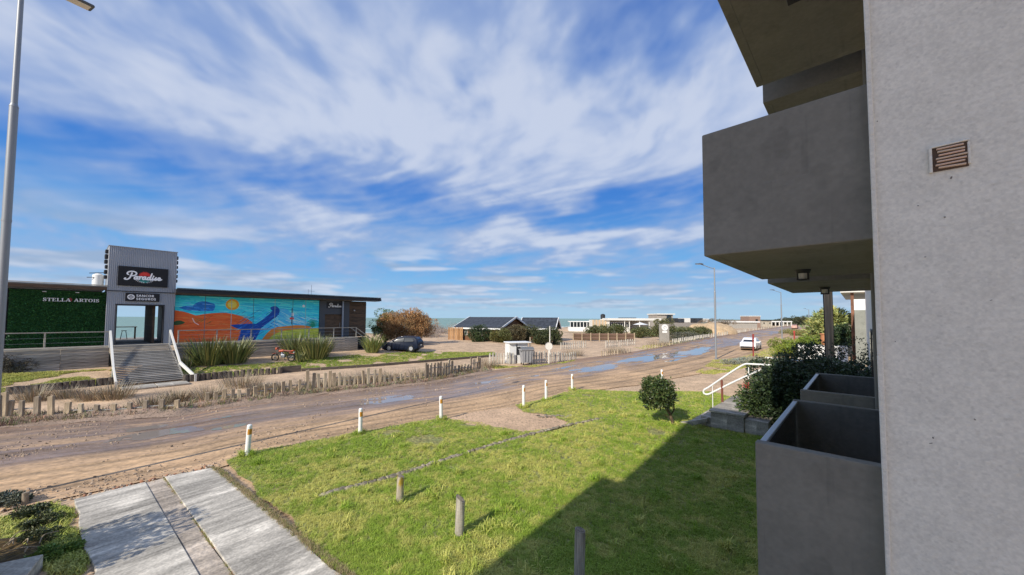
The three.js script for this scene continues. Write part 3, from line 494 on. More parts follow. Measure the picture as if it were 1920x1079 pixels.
const muralTex = canvasTex(2048, 704, (c, w, h) => {
  const rn = mulberry(88), X = (u) => u * w, Y = (v) => v * h;
  const shape = (col, q) => { c.fillStyle = col; c.beginPath(); c.moveTo(X(q[0]), Y(q[1])); for (let i = 2; i < q.length; i += 4) c.quadraticCurveTo(X(q[i]), Y(q[i + 1]), X(q[i + 2]), Y(q[i + 3])); c.closePath(); c.fill(); };
  const streaks = (n, u0, u1, v0, v1, cols, len, lw, sl) => { for (let i = 0; i < n; i++) { const x = X(lerp(u0, u1, rn())), y = Y(lerp(v0, v1, rn())), l = len * (.5 + rn()); c.strokeStyle = cols[Math.floor(rn() * cols.length)]; c.globalAlpha = .25 + .45 * rn(); c.lineWidth = lw * (.4 + rn()); c.beginPath(); c.moveTo(x, y); c.quadraticCurveTo(x + l / 2, y + l * (sl - .08) * .5, x + l, y + l * sl); c.stroke(); } c.globalAlpha = 1; };
  c.fillStyle = '#2fb0bd'; c.fillRect(0, 0, w, h); streaks(420, -.05, 1, 0, .62, ['#5fd3d0', '#1f93b4', '#86e0da', '#2aa3c4', '#127fa6'], 190, 9, .06);
  shape('#1d5fa0', [.02, .27, .06, .2, .1, .22, .14, .06, .2, .14, .25, .16, .22, .32, .12, .36, .02, .27]); streaks(60, .04, .22, .14, .32, ['#2f7fc4', '#174a86', '#4aa5d8'], 70, 8, .1);
  shape('#bf5527', [0, .32, .06, .34, .12, .43, .2, .36, .3, .36, .42, .42, .48, .58, .46, .8, .42, 1, .2, 1, 0, 1]); streaks(240, 0, .4, .42, 1, ['#d36a30', '#a8441d', '#e08242', '#b64f26'], 150, 9, .03);
  shape('#2e4a2a', [0, .56, .03, .5, .06, .58, .04, .64, 0, .63]); streaks(24, .1, .2, .45, .62, ['#3c4a26', '#5a6a34'], 40, 6, -.5);
  c.strokeStyle = '#e8a49a'; c.lineWidth = 12; c.beginPath(); c.moveTo(X(.1), Y(.48)); c.lineTo(X(.115), Y(.58)); c.lineTo(X(.14), Y(.63)); c.stroke();
  c.fillStyle = '#f08a24'; c.beginPath(); c.arc(X(.34), Y(.17), 88, 0, 7); c.fill(); c.fillStyle = '#f6b04a'; c.beginPath(); c.arc(X(.338), Y(.165), 58, 0, 7); c.fill();
  shape('#3f9fd2', [.5, .7, .6, .5, .64, .26, .72, .18, .76, .34, .86, .5, .98, .7, .8, .74, .5, .8]); streaks(200, .58, .86, .3, .68, ['#9bd6ee', '#d8f0f6', '#2f7fc4', '#5ab8e0'], 120, 7, .55);
  shape('#123f86', [.33, .64, .44, .6, .5, .62, .58, .46, .62, .3, .58, .2, .64, .18, .7, .26, .65, .44, .58, .62, .54, .72, .52, .9, .5, 1, .42, 1, .38, 1, .4, .86, .4, .74, .36, .72, .33, .64]); streaks(110, .36, .62, .36, .95, ['#1f62b4', '#0e2f6a', '#2f86cc'], 90, 8, -.7);
  shape('#174f96', [.7, .2, .74, .22, .78, .4, .86, .52, .98, .62, .98, .68, .86, .66, .78, .62, .74, .5, .7, .2]); streaks(70, .72, .96, .42, .66, ['#78c4ea', '#e8f6fa', '#2b78c0'], 110, 7, .3);
  shape('#cf7433', [.55, 1, .6, .74, .66, .7, .74, .68, .8, .66, .9, .66, .94, .72, .8, .82, .62, 1]); shape('#a9ab3c', [.6, 1, .64, .8, .76, .78, .9, .74, 1, .76, 1, .9, 1, 1]); streaks(110, .62, 1, .78, 1, ['#c6c25a', '#7f8f2c', '#d8cf70'], 90, 8, .1);
  c.strokeStyle = '#1f7a5c'; c.lineWidth = 11; for (let i = 0; i < 15; i++) { const a = -2.9 + i * .19; c.beginPath(); c.moveTo(X(.945), Y(.72)); c.quadraticCurveTo(X(.945) + Math.cos(a) * 70, Y(.72) + Math.sin(a) * 130, X(.945) + Math.cos(a) * 130, Y(.72) + Math.sin(a) * 150); c.stroke(); }
  c.fillStyle = '#2b2a33'; c.fillRect(X(.768), Y(.22), 12, Y(.42)); c.fillStyle = '#b8302c'; c.fillRect(X(.755), Y(.46), 62, 36); c.fillStyle = '#e9ecef'; c.fillRect(X(.77), Y(.34), 30, 60); c.fillStyle = '#e9f6f8'; c.beginPath(); c.arc(X(.865), Y(.16), 24, 0, 7); c.fill();
  streaks(300, 0, 1, 0, 1, ['#ffffff', '#0c2f4a'], 60, 2, .02);
  c.globalCompositeOperation = 'color-dodge'; c.fillStyle = 'rgb(62,62,62)'; c.fillRect(0, 0, w, h); c.globalCompositeOperation = 'source-over';
});
// ------------------------------------------------------------------ the beach club across the road
const DECK = 1.89;
function corrugated(w, h, x, y, z, ry = 0) { const n = Math.max(8, Math.round(w / .09) * 6), g = new THREE.PlaneGeometry(w, h, n, 1), p = g.attributes.position; for (let i = 0; i < p.count; i++) p.setZ(i, .016 * Math.sin((p.getX(i) + w / 2) / .09 * Math.PI * 2)); g.computeVertexNormals(); return put(g, x, y, z, 0, ry); }
{
  const b = thing('beach_club', 'long low beach club with mural, leafy green wall and corrugated sign tower', 'building', [CLUB.x, 0, CLUB.z], CLUB.th);
  const sub = (name, par = b) => { const g = new THREE.Group(); g.name = name; par.add(g); return g; };
  const rn = mulberry(404);
  // deck: floor, fascia and the front boards one by one
  part('deck_floor', [box(8.0, .08, 13, -1.74, DECK - .04, -5.24), box(13.3, .08, 3.2, 12.1, DECK - .04, -.36), box(3.2, .08, 13, 3.83, DECK - .041, -5.26)], M.greywood, b);
  part('deck_fascia', [rbox(8.0, .09, .05, .01, -1.75, DECK - .04, 1.29), rbox(13.35, .09, .05, .01, 12.05, DECK - .04, 1.29)], M.palewood, b);
  const gw = [M.greywood, std({ color: lin(.36, .35, .34), map: woodMap, roughness: .92 }), std({ color: lin(.54, .52, .49), map: woodMap, roughness: .92 })];
  for (let r = 0; r < 7; r++) { for (const [x0, x1, n] of [[-5.7, 2.2, 4], [5.4, 18.7, 6]]) for (let i = 0; i < n; i++) { const w = (x1 - x0) / n, x = x0 + (i + .5) * w; part('front_board', rbox(w - .012, .2, .035, .006, x, DECK - .2 - r * .215, 1.27 + .008 * rn(), 0, 0, (rn() - .5) * .004), gw[Math.floor(rn() * 3)], b); } }
  for (let r = 0; r < 7; r++) part('front_board', rbox(.035, .2, 2.6, .006, 18.72, DECK - .2 - r * .215, 0), gw[r % 3], b);
  // walls
  part('wall', [box(.2, 3.6, 8, -5.6, 3.65, -4.1), box(7.4, 3.6, .2, -1.9, 3.65, -.22), box(15.0, 3.6, .2, 12.83, 3.65, -.3), box(.2, 3.6, 6, 5.3, 3.65, -3.4), box(.2, 3.6, 7, 2.0, 3.65, -3.9)], M.charcoal, b);
  part('inner_wall', [box(.12, 2.9, 4.6, 4.36, 3.35, -2.7)], M.brownwood, b); part('ceiling', [box(3.2, .1, 8, 3.7, 4.75, -4.3)], M.charcoal, b);
  for (let i = 0; i < 9; i++) part('cladding_board', rbox(1.86, .36, .04, .008, 19.39, 2.05 + i * .39, -.17 + .01 * rn()), i % 2 ? M.brownwood : std({ color: lin(.13, .09, .06), map: woodMap, roughness: .8 }), b);
  for (let i = 0; i < 9; i++) part('cladding_board', rbox(.04, .36, 6, .008, 20.33, 2.05 + i * .39, -3.2), M.brownwood, b);
  part('plinth', [box(1.8, 1.4, .1, 19.5, 1.1, -.2)], M.charcoal, b);
  // roofs
  const rf = part('roof', [rbox(16.1, .1, 8, .02, 13.4, 5.78, -3.2), box(15.6, .06, 7.6, 13.2, 5.69, -3.3)], M.charcoal, b); part('fascia', [rbox(16.12, .2, .06, .01, 13.41, 5.62, .82)], M.black, rf); part('gutter', [rbox(16.1, .05, .1, .02, 13.4, 5.86, .82)], M.charcoal, rf);
  part('soffit', [box(16, .03, 1, 13.3, 5.5, .3)], M.brownwood, rf);
  const rl = part('roof', [rbox(8.2, .12, 7.4, .02, -2.1, 5.74, -3.4)], M.greywood, b); part('fascia', [rbox(8.2, .2, .06, .01, -2.1, 5.62, .32)], M.brownwood, rl); part('gutter', [rbox(8.2, .05, .08, .02, -2.1, 5.84, .34)], M.palewood, rl);
  // the living wall panel with its letters
  const gwall = sub('green_wall'); part('backing', [box(3.8, 3.48, .06, .08, 3.66, -.08)], std({ color: lin(.05, .16, .05), roughness: 1 }), gwall);
  const lv = []; for (let i = 0; i < 15000; i++) { const p = V(-1.82 + 3.8 * rn(), 1.94 + 3.44 * rn(), -.04 + .07 * rn()); lv.push([p, V((rn() - .5) * 2, rn() - .45, .55 + .5 * rn()), vary([[.05, .17, .05], [.07, .23, .06], [.025, .1, .035]][Math.floor(rn() * 3)], rn, .35), .7 + .6 * rn()]); } part('leaves', leafMesh(lv, .085, .055, rn), M.leaf, gwall);
  part('frame', [rbox(.16, 3.5, .12, .01, -1.94, 3.66, -.02)], M.charcoal, gwall);
  const word = (t, size, x, y, z, d = .03) => { const g = new TextGeometry(t, { font: SERIF, size, depth: d, curveSegments: 3 }); g.translate(x, y, z); return g; };
  const le = part('lettering', [word('STELLA', .2, -.6, 4.72, .1), word('ARTOIS', .2, .62, 4.72, .1)], M.whitepaint, gwall); part('emblem', [prism([[0, .14], [.1, .05], [.06, -.1], [-.06, -.1], [-.1, .05]], .03).translate(.47, 4.83, .1)], std({ color: lin(.2, .02, .02), roughness: .6 }), gwall); le.scale.x = 1;
  for (const x of [-.55, .75]) part('spot_lamp', [rbox(.16, .04, .1, .01, x, 5.3, .14), box(.02, .02, .2, x, 5.31, .04)], M.offwhite, gwall);
  // the sign tower
  const tw = sub('sign_tower'); const iron = std({ color: lin(.38, .4, .43), metalness: .45, roughness: .5, side: THREE.DoubleSide });
  part('cladding', [corrugated(3.36, 2.98, 3.68, 7.0, .34)], iron, tw); part('cladding', [corrugated(3.36, .93, 3.68, 5.03, .31)], iron, tw); part('cladding', [corrugated(.44, 2.68, 2.22, 3.23, .31)], iron, tw); part('cladding', [corrugated(.55, 2.68, 5.06, 3.23, .31)], iron, tw);
  part('cladding', [corrugated(2.4, 2.98, 2.0, 7.0, -.88, -Math.PI / 2)], iron, tw); part('cladding', [corrugated(2.4, 2.98, 5.36, 7.0, -.88, Math.PI / 2)], iron, tw); part('cladding', [corrugated(3.36, 2.98, 3.68, 7.0, -2.08)], iron, tw);
  part('cap', [rbox(3.44, .05, .08, .01, 3.68, 8.5, .34), rbox(.08, .05, 2.4, .01, 2.0, 8.5, -.9), rbox(.08, .05, 2.4, .01, 5.36, 8.5, -.9)], M.galv, tw); part('joint_bar', [rbox(3.46, .05, .06, .01, 3.68, 5.51, .345)], M.black, tw);
  part('door_jamb', [rbox(.07, 2.7, .5, .01, 2.47, 3.22, .1), rbox(.07, 2.7, .5, .01, 4.78, 3.22, .1), rbox(2.4, .08, .5, .01, 3.62, 4.6, .1)], M.charcoal, tw);
  for (let i = 0; i < 6; i++) { part('side_stone', rbox(.16, .24 + .1 * rn(), .3, .05, 1.93 - .04 * rn(), 6.4 + i * .34, .1), M.black, tw); part('side_stone', rbox(.1, .22 + .1 * rn(), .3, .05, 5.41, 6.4 + i * .34, .1), M.black, tw); }
  const face = (tex, w, h, x, y, z, name, par) => { const s = sub(name, par); part('board', [rbox(w, h, .05, .012, x, y, z)], M.black, s); part('print', put(new THREE.PlaneGeometry(w - .02, h - .02), x, y, z + .029), std({ map: tex, roughness: .6 }), s); };
  face(signTex, 2.47, 1.32, 3.68, 6.54, .41, 'name_sign', tw); face(sign2Tex, 1.68, .56, 3.68, 5.13, .38, 'sponsor_sign', tw);
  // the mural, panel by panel
  const mu = sub('mural'); const cut = [0, .172, .335, .482, .637, .776, .882, 1], m0 = 5.4, mw = 10.2, mh = 3.5, mm = std({ map: muralTex, roughness: .75 });
  for (let i = 0; i < 7; i++) {
    const a = cut[i], e = cut[i + 1], w = (e - a) * mw - .03, g = rbox(w, mh, .05, .008, 0, 0, 0), p = g.attributes.position, uv = g.attributes.uv; for (let k = 0; k < p.count; k++) uv.setXY(k, a + (e - a) * (p.getX(k) / w + .5), p.getY(k) / mh + .5); g.translate(m0 + (a + e) / 2 * mw, 3.64, -.12 + .012 * rn()); part('mural_panel', g, mm, mu);
  }
  for (let i = 1; i < 7; i++) part('joint_strip', rbox(.035, mh, .03, .006, m0 + cut[i] * mw, 3.64, -.1), i % 2 ? std({ color: lin(.1, .2, .25) }) : std({ color: lin(.4, .62, .66) }), mu);
  // the side entrance
  const en = sub('side_entrance'); part('surround', [rbox(.5, 3.5, .16, .01, 15.86, 3.64, -.1), rbox(.55, 3.5, .16, .01, 18.2, 3.64, -.1), rbox(1.84, 1.3, .14, .01, 17.0, 4.74, -.1)], std({ color: lin(.075, .085, .1), roughness: .7 }), en);
  part('entrance_door', [rbox(1.84, 2.24, .06, .01, 17.0, 3.0, -.2)], M.brownwood, en); part('handle', [bar(V(17.6, 2.8, -.14), V(17.6, 3.3, -.14), .03, .03, true)], M.galv, en); part('drain_column', [cyl(.09, .09, 3.5, 12, 17.75, 3.64, .12)], std({ color: lin(.3, .34, .4), roughness: .4, metalness: .4 }), en);
  const st = canvasTex(512, 192, (c, w, h) => { c.fillStyle = '#20242b'; c.fillRect(0, 0, w, h); c.strokeStyle = c.fillStyle = '#f6f6f2'; script(c, 80, 50, 1.18, 13); }); part('name_print', put(new THREE.PlaneGeometry(1.66, .62), 17.05, 4.98, -.025), std({ map: st, roughness: .6 }), en);
  part('lamp', [rbox(.1, .1, .14, .02, 19.0, 4.5, -.04)], M.whitepaint, b);
  // railing along the deck edge
  const rail = (x0, x1, n) => { const r = sub('railing'); for (let i = 0; i <= n; i++) part('post', rbox(.075, .94, .075, .01, lerp(x0, x1, i / n), DECK + .45, 1.2), M.palewood, r); part('top_rail', rbox(x1 - x0 + .08, .06, .1, .012, (x0 + x1) / 2, DECK + .92, 1.2), M.greywood, r); for (const y of [.3, .6]) part('wire', [bar(V(x0, DECK + y, 1.2), V(x1, DECK + y, 1.2), .012, .012, true)], M.galv, r); };
  rail(-5.6, 2.2, 3); rail(5.5, 18.6, 6);
  const sr = sub('side_steps'); for (let i = 0; i < 5; i++) part('tread', rbox(.3, .05, 1.2, .01, 18.95 + i * .3, DECK - .26 - i * .27, .55), M.greywood, sr); for (const z of [1.2, 0]) { part('handrail', [bar(V(18.6, DECK + .9, z), V(20.3, DECK - .3, z), .07, .07)], M.palewood, sr); part('post', [box(.07, 1.0, .07, 20.25, DECK - .8, z)], M.palewood, sr); }
  part('roof_antenna', [bar(V(15.2, 5.8, -1), V(15.2, 6.9, -1), .025), bar(V(15.0, 5.8, -1.2), V(15.0, 6.5, -1.2), .02), bar(V(14.9, 6.3, -1), V(15.5, 6.3, -1), .02)], M.galv, b);
}
{ // the ramp of planks up to the club's door
  const r = thing('wooden_ramp', 'broad weathered plank ramp with white side rails leading up to the tower doorway', 'ramp', [CLUB.x, 0, CLUB.z], CLUB.th), rn = mulberry(51), N = 24, gw = [.36, .45, .54].map((v) => std({ color: lin(v, v * .97, v * .92), map: woodMap, bumpMap: woodBump, bumpScale: .004, roughness: .93 }));
  for (let i = 0; i < N; i++) { const t = (i + .5) / N, z = lerp(1.36, 7.4, t), y = lerp(DECK - .04, .1, t) + .01 * rn(); part('plank', rbox(2.72 + .05 * rn(), .055, .235, .008, 3.62, y, z, 0, (rn() - .5) * .012, 0), gw[Math.floor(rn() * 3)], r); }
  part('side_beam', [bar(V(2.24, DECK - .12, 1.4), V(2.24, .02, 7.45), .07, .2), bar(V(5.0, DECK - .12, 1.4), V(5.0, .02, 7.45), .07, .2)], M.greywood, r);
  for (const x of [2.2, 5.05]) { part('handrail', [bar(V(x, DECK + .95, 1.3), V(x, .95, 5.3), .1, .12)], M.offwhite, r); part('handrail_post', [box(.1, 1.0, .1, x, DECK + .42, 1.34)], M.offwhite, r); part('handrail_post', [box(.1, 1.3, .1, x, .35, 5.35)], M.offwhite, r); part('kerb_board', [bar(V(x, .92, 5.4), V(x + (x > 3 ? .35 : 0), .25, 7.9), .07, .2)], M.offwhite, r); part('handrail_post', [box(.1, .5, .1, x + (x > 3 ? .35 : 0), .15, 7.95)], M.offwhite, r); }
  const [px, pz] = clubWorld(3.7, 8.15); const s = tag(thing('paving', null, null, [px, hgt(px, pz) + .05, pz], CLUB.th), null, null, null, 'structure'); s.name = 'paving'; part('paving_slab', rbox(1.3, .08, 1.3, .012, -.68, 0, .1), M.concrete, s); part('paving_slab', rbox(1.3, .08, 1.3, .012, .66, .006, .12), M.concrete, s);
}
{ // water tank and table seen at the club
  const [x, z] = clubWorld(1.62, -1.2), t = thing('roof_tank', 'small white water tank with dark fittings on the club roof', 'tank', [x, 5.8, z], CLUB.th); part('tank_body', [cyl(.27, .27, .75, 20, 0, .42, 0), cyl(.27, .12, .12, 20, 0, .85, 0)], M.whitepaint, t); part('stand', [rbox(.6, .06, .6, .01, 0, .03, 0)], M.galv, t); part('pipe', [bar(V(-.4, .9, 0), V(.3, .98, .2), .04), bar(V(-.5, .6, .1), V(-.2, .62, .2), .04)], M.black, t);
  const [a, c] = clubWorld(2.9, -9), k = thing('terrace_table', 'dark high table on the sea terrace seen through the club doorway', 'table', [a, DECK, c], CLUB.th); part('table_top', rbox(2.6, .06, .7, .01, 0, 1.02, 0), M.brownwood, k); for (const q of [-1.2, 1.2]) for (const e of [-.3, .3]) part('leg', box(.06, 1, .06, q, .5, e), M.brownwood, k);
  for (const q of [-.6, .5]) { const [sx, sz] = clubWorld(2.9 + q, -8.3), s = thing('bar_stool', 'dark bar stool at the high table on the sea terrace', 'stool', [sx, DECK, sz], CLUB.th, 'stools at the terrace table'); part('seat', cyl(.17, .17, .05, 14, 0, .72, 0), M.black, s); for (const [i, j] of [[1, 1], [1, -1], [-1, 1], [-1, -1]]) part('leg', bar(V(i * .1, .7, j * .1), V(i * .2, 0, j * .2), .025), M.black, s); }
}
// ------------------------------------------------------------------ fences and edgings of stakes
const postGeo = [.11, .095, .125].map((w, i) => { const g = rbox(w, 1, .08, .014); const p = g.attributes.position; for (let k = 0; k < p.count; k++) { if (p.getY(k) > 0) p.setY(k, p.getY(k) + (i - 1) * p.getX(k) * .25); } g.translate(0, .5, 0); return g; });
const logGeo = [0, 1].map((i) => { const g = cyl(.13, .12, 1, 9); g.translate(0, .5, 0); return g; });
const chalk = [.62, .75, .86].map((v) => std({ color: lin(v, v * .97, v * .88), map: woodUp, roughness: .9 }));
const ROW = [];
function stakes(name, label, pts, heights, o = {}) {
  const P = pts.map(([x, y]) => GT(x, y)), t = thing(name, label, o.cat || 'fence', [P[0].x, 0, P[0].z], 0, o.group), rn = mulberry(o.seed || 7), n = heights.length, at = (k) => { const f = k * (P.length - 1), i = Math.min(Math.floor(f), P.length - 2); return P[i].clone().lerp(P[i + 1], f - i); };
  const dir = P[P.length - 1].clone().sub(P[0]), yaw = Math.atan2(-dir.z, dir.x), mats = o.mats || [M.postwood, M.postwood, M.postwood3, M.postwood2], geos = o.geos || postGeo, tops = [];
  for (let i = 0; i < n; i++) {
    const q = at(n > 1 ? i / (n - 1) : 0), m = part('post', geos[Math.floor(rn() * geos.length)], mats[Math.floor(rn() * mats.length)], t), h = heights[i] * (.93 + .14 * rn());
    m.position.set(q.x - P[0].x + (rn() - .5) * .05, hgt(q.x, q.z) - .04, q.z - P[0].z + (rn() - .5) * .05); m.scale.set(o.w || 1, h + .1, o.w || 1); m.rotation.set((rn() - .5) * .1, yaw + (rn() - .5) * .3, (rn() - .5) * .09); tops.push([m.position, h]);
    if (o.bank) ROW.push([q.x, q.z]);
  }
  if (o.rail) for (let i = 0; i + 1 < n; i += 1) { if (rn() < .12) continue; const [a, ha] = tops[i], [b, hb] = tops[i + 1], h = Math.min(ha, hb), off = V(-Math.sin(yaw) * -.07, 0, -Math.cos(yaw) * .07); for (const f of o.rail) part('rail', bar(a.clone().add(off).setY(a.y + h * f), b.clone().add(off).setY(b.y + h * f), .07, .035), M.greywood, t); }
  return t;
}
const hs = (...runs) => runs.flatMap(([n, h]) => Array(n).fill(h));
stakes('stake_fence', 'pale tall wooden stakes of uneven height buried in dune grass beside the plank ramp path', [[-40, 800], [18, 793], [170, 783], [330, 774]], [.8, .8, .7, 1.0, 1.02, .78, .74, .82, .78, .52, .48, .42, .42, .46, .5, .5, .42], { seed: 1, rail: [.7], bank: 1, w: 1.3 });
stakes('stake_fence', 'run of short stakes in dry grass starting at the sandy path gap', [[388, 761], [480, 751], [575, 739]], [.52, .5, .55, .55, .55, .5, .55, .62, .72, .72, .72, .72, 1.08], { seed: 2, rail: [.75], bank: 1, w: 1.2 });
stakes('stake_fence', 'stakes stepping between tall and short along the middle of the dirt road', [[588, 737], [690, 727], [797, 716]], hs([6, .95], [4, .62], [4, .95], [8, .55], [1, 1.1]), { seed: 3, rail: [.8], bank: 1, w: 1.2 });
stakes('stake_fence', 'close-set pale stakes ending at the bushy bend before the grey bin', [[803, 715], [850, 706], [900, 697]], hs([9, .98], [5, .62], [4, .95]), { seed: 4, rail: [.8], bank: 1, w: 1.2 });
stakes('stake_fence', 'short straight fence of grey-white stakes in front of the white kiosk', [[918, 683], [962, 683]], hs([9, .85]), { seed: 5, rail: [.8], mats: chalk });
stakes('stake_fence', 'low pale stakes with grass between them behind the round road sign', [[997, 684], [1040, 679], [1080, 674]], hs([6, .95], [7, .8], [7, .6]), { seed: 6, rail: [.75], mats: chalk });
stakes('stake_fence', 'tiny low stakes around a grassy bed between two sandy openings', [[1128, 669], [1150, 667], [1182, 662]], hs([12, .48]), { seed: 7 });
stakes('stake_fence', 'low stakes in grass below the pillar with the round white sign', [[1210, 656], [1240, 652], [1262, 648]], hs([14, .55]), { seed: 8 });
stakes('picket_fence', 'white picket fence in front of the dark shrubs of the second beach house', [[1052, 656], [1098, 653]], hs([12, .85]), { seed: 9, rail: [.8, .3], mats: chalk });
stakes('picket_fence', 'white picket fence below the brown deck railing of the glazed pavilion', [[1136, 653], [1190, 648]], hs([16, .85]), { seed: 10, rail: [.8, .3], mats: chalk });
stakes('roadside_fence', 'very long line of low pale stakes bordering the distant dirt road', [[1262, 646], [1330, 634], [1400, 622], [1480, 611]], hs([70, .75]), { seed: 11, mats: chalk, w: 2 });
stakes('log_edging', 'dark low log edging holding the club lawn beside the plank ramp', [[346, 717], [430, 709], [524, 701]], hs([17, .36]), { seed: 12, mats: [M.darklog], geos: logGeo, cat: 'edging', w: 1.1 });
stakes('log_edging', 'dark crumbling log edging below the leafy green wall', [[16, 740], [110, 731], [206, 721]], hs([17, .3]), { seed: 13, mats: [M.darklog], geos: logGeo, cat: 'edging' });
{ // sleepers that hold the club lawn further along
  const P = [[528, 700], [565, 697], [700, 688], [820, 678], [930, 669]].map(([x, y]) => GT(x, y)), t = thing('sleeper_edging', 'dark timber sleepers holding the edge of the club lawn', 'edging', [P[0].x, 0, P[0].z]);
  for (let i = 0; i + 1 < P.length; i++) { const n = i ? 4 : 1; for (let k = 0; k < n; k++) { const a = P[i].clone().lerp(P[i + 1], k / n), e = P[i].clone().lerp(P[i + 1], (k + .97) / n), h = i ? .26 : .5; for (const v of [a, e]) { v.y = hgt(v.x, v.z) + h / 2 - .06; v.sub(t.position); } part('sleeper', bar(a, e, .12, h), M.darklog, t); } }
}
// the bank of blown dirt and grass the stakes stand in
{
  const yb = (x, z) => { let d = 1e9; for (let i = 0; i < ROW.length; i++) { const e = (x - ROW[i][0]) ** 2 + (z - ROW[i][1]) ** 2; if (e < d) d = e; } return Math.sqrt(d); };
  const f = (x, z) => yb(x, z) - .95 - .5 * (fbm(x * 1.3, z * 1.3, 3, 701) - .5), g = region(f, -22, 0, -30, -10, .22, (x, z) => hgt(x, z) + .02 + .2 * Math.exp(-((yb(x, z) / .6) ** 2)) * (.5 + fbm(x * 2, z * 2, 3, 703)));
  struct('verge_bank', g, std({ color: lin(.46, .35, .27), map: sandMap, bumpMap: sandBump, bumpScale: .05, roughness: 1 }));
  const rn = mulberry(81), spots = []; for (let i = 0; i < 9000; i++) { const [x, z] = ROW[Math.floor(rn() * ROW.length)], X = x + (rn() + rn() - 1) * 1.1, Z = z + (rn() + rn() - 1) * 1.1; if (sdPoly(roadPoly, X, Z) < -.1) continue; const b = rn(), c = b < .45 ? [.24, .18, .12] : b < .8 ? [.42, .33, .19] : [.14, .15, .05]; spots.push([X, hgt(X, Z) + .06, Z, .8 + 2.0 * rn() * rn(), c.map((v) => v * (.7 + .6 * rn()))]); }
  grass('verge_grass', 'dry brown and straw grass growing between the roadside stakes', tuftGeo(2, 9, .1, .008, .05), spots, 83);
}
// grass of the club lawn and the far verges
{
  const areas = [[[[345, 714], [430, 707], [525, 699], [565, 695], [700, 686], [930, 667], [925, 661], [800, 660], [690, 664], [620, 671], [480, 684], [340, 692]], .12, 14000, -.25], [[[-30, 740], [110, 729], [205, 719], [214, 712], [211, 694], [-30, 704]], .4, 6000, .1], [[[1305, 700], [1340, 703], [1400, 690], [1425, 678], [1400, 672], [1340, 676]], .3, 3500, .1], [[[1385, 672], [1420, 674], [1470, 664], [1480, 640], [1440, 655]], .2, 3000, .1], [[[1000, 690], [1080, 676], [1060, 682], [930, 692], [920, 686]], .3, 1400, .1], [[[1190, 652], [1210, 657], [1330, 634], [1300, 634]], .3, 1500, .15], [[[-60, 960], [60, 948], [120, 962], [150, 1079], [40, 1030], [-60, 1010]], .3, 3200, 0]];
  const rn = mulberry(91), spots = [];
  for (const [px, dry, n, lush] of areas) { const P = px.map(([x, y]) => { const p = GT(x, y); return [p.x, p.z]; }), xs = P.map((p) => p[0]), zs = P.map((p) => p[1]), x0 = Math.min(...xs), x1 = Math.max(...xs), z0 = Math.min(...zs), z1 = Math.max(...zs); for (let i = 0, k = 0; i < n && k < n * 12; k++) { const x = lerp(x0, x1, rn()), z = lerp(z0, z1, rn()); if (sdPoly(P, x, z) > .3 * (fbm(x, z, 2, 711) - .4)) continue; if (fbm(x * .8, z * .8, 3, 713) > .64 - dry * .1) continue; i++; spots.push([x, hgt(x, z), z, .7 + 1.0 * rn(), grassCol(x, z, rn, dry + lush + .12).map((v) => v * .82)]); } }
  grass('yard_grass', 'rough yellow green grass of the club lawn and the road verges', tuftGeo(3, 9, .07, .011, .06), spots, 93);
  // joint of the driveway with dry weeds
  const a = G(308, 899), b = G(436, 1079), w = []; for (let i = 0; i < 900; i++) { const t = rn() * 1.2, x = lerp(a.x, b.x, t) + (rn() - .5) * .05, z = lerp(a.z, b.z, t) + (rn() - .5) * .05; if (fbm(t * 14, 3, 3, 717) < .42) continue; w.push([x, .012, z, .35 + .4 * rn(), [.42, .36, .14].map((v) => v * (.6 + .6 * rn()))]); }
  for (let i = 0; i < 2600; i++) { const p = along(drvR[0], rn() * 1.25), o = (rn() + rn() - .8) * .22, x = p[0] + o, z = p[1] + o * .3; w.push([x, .035, z, .4 + .6 * rn(), rn() < .75 ? [.4, .31, .16] : [.2, .24, .05]]); }
  grass('joint_weeds', 'straw coloured weeds along the driveway joints and edge', tuftGeo(4, 7, .06, .006, .04), w, 97);
}
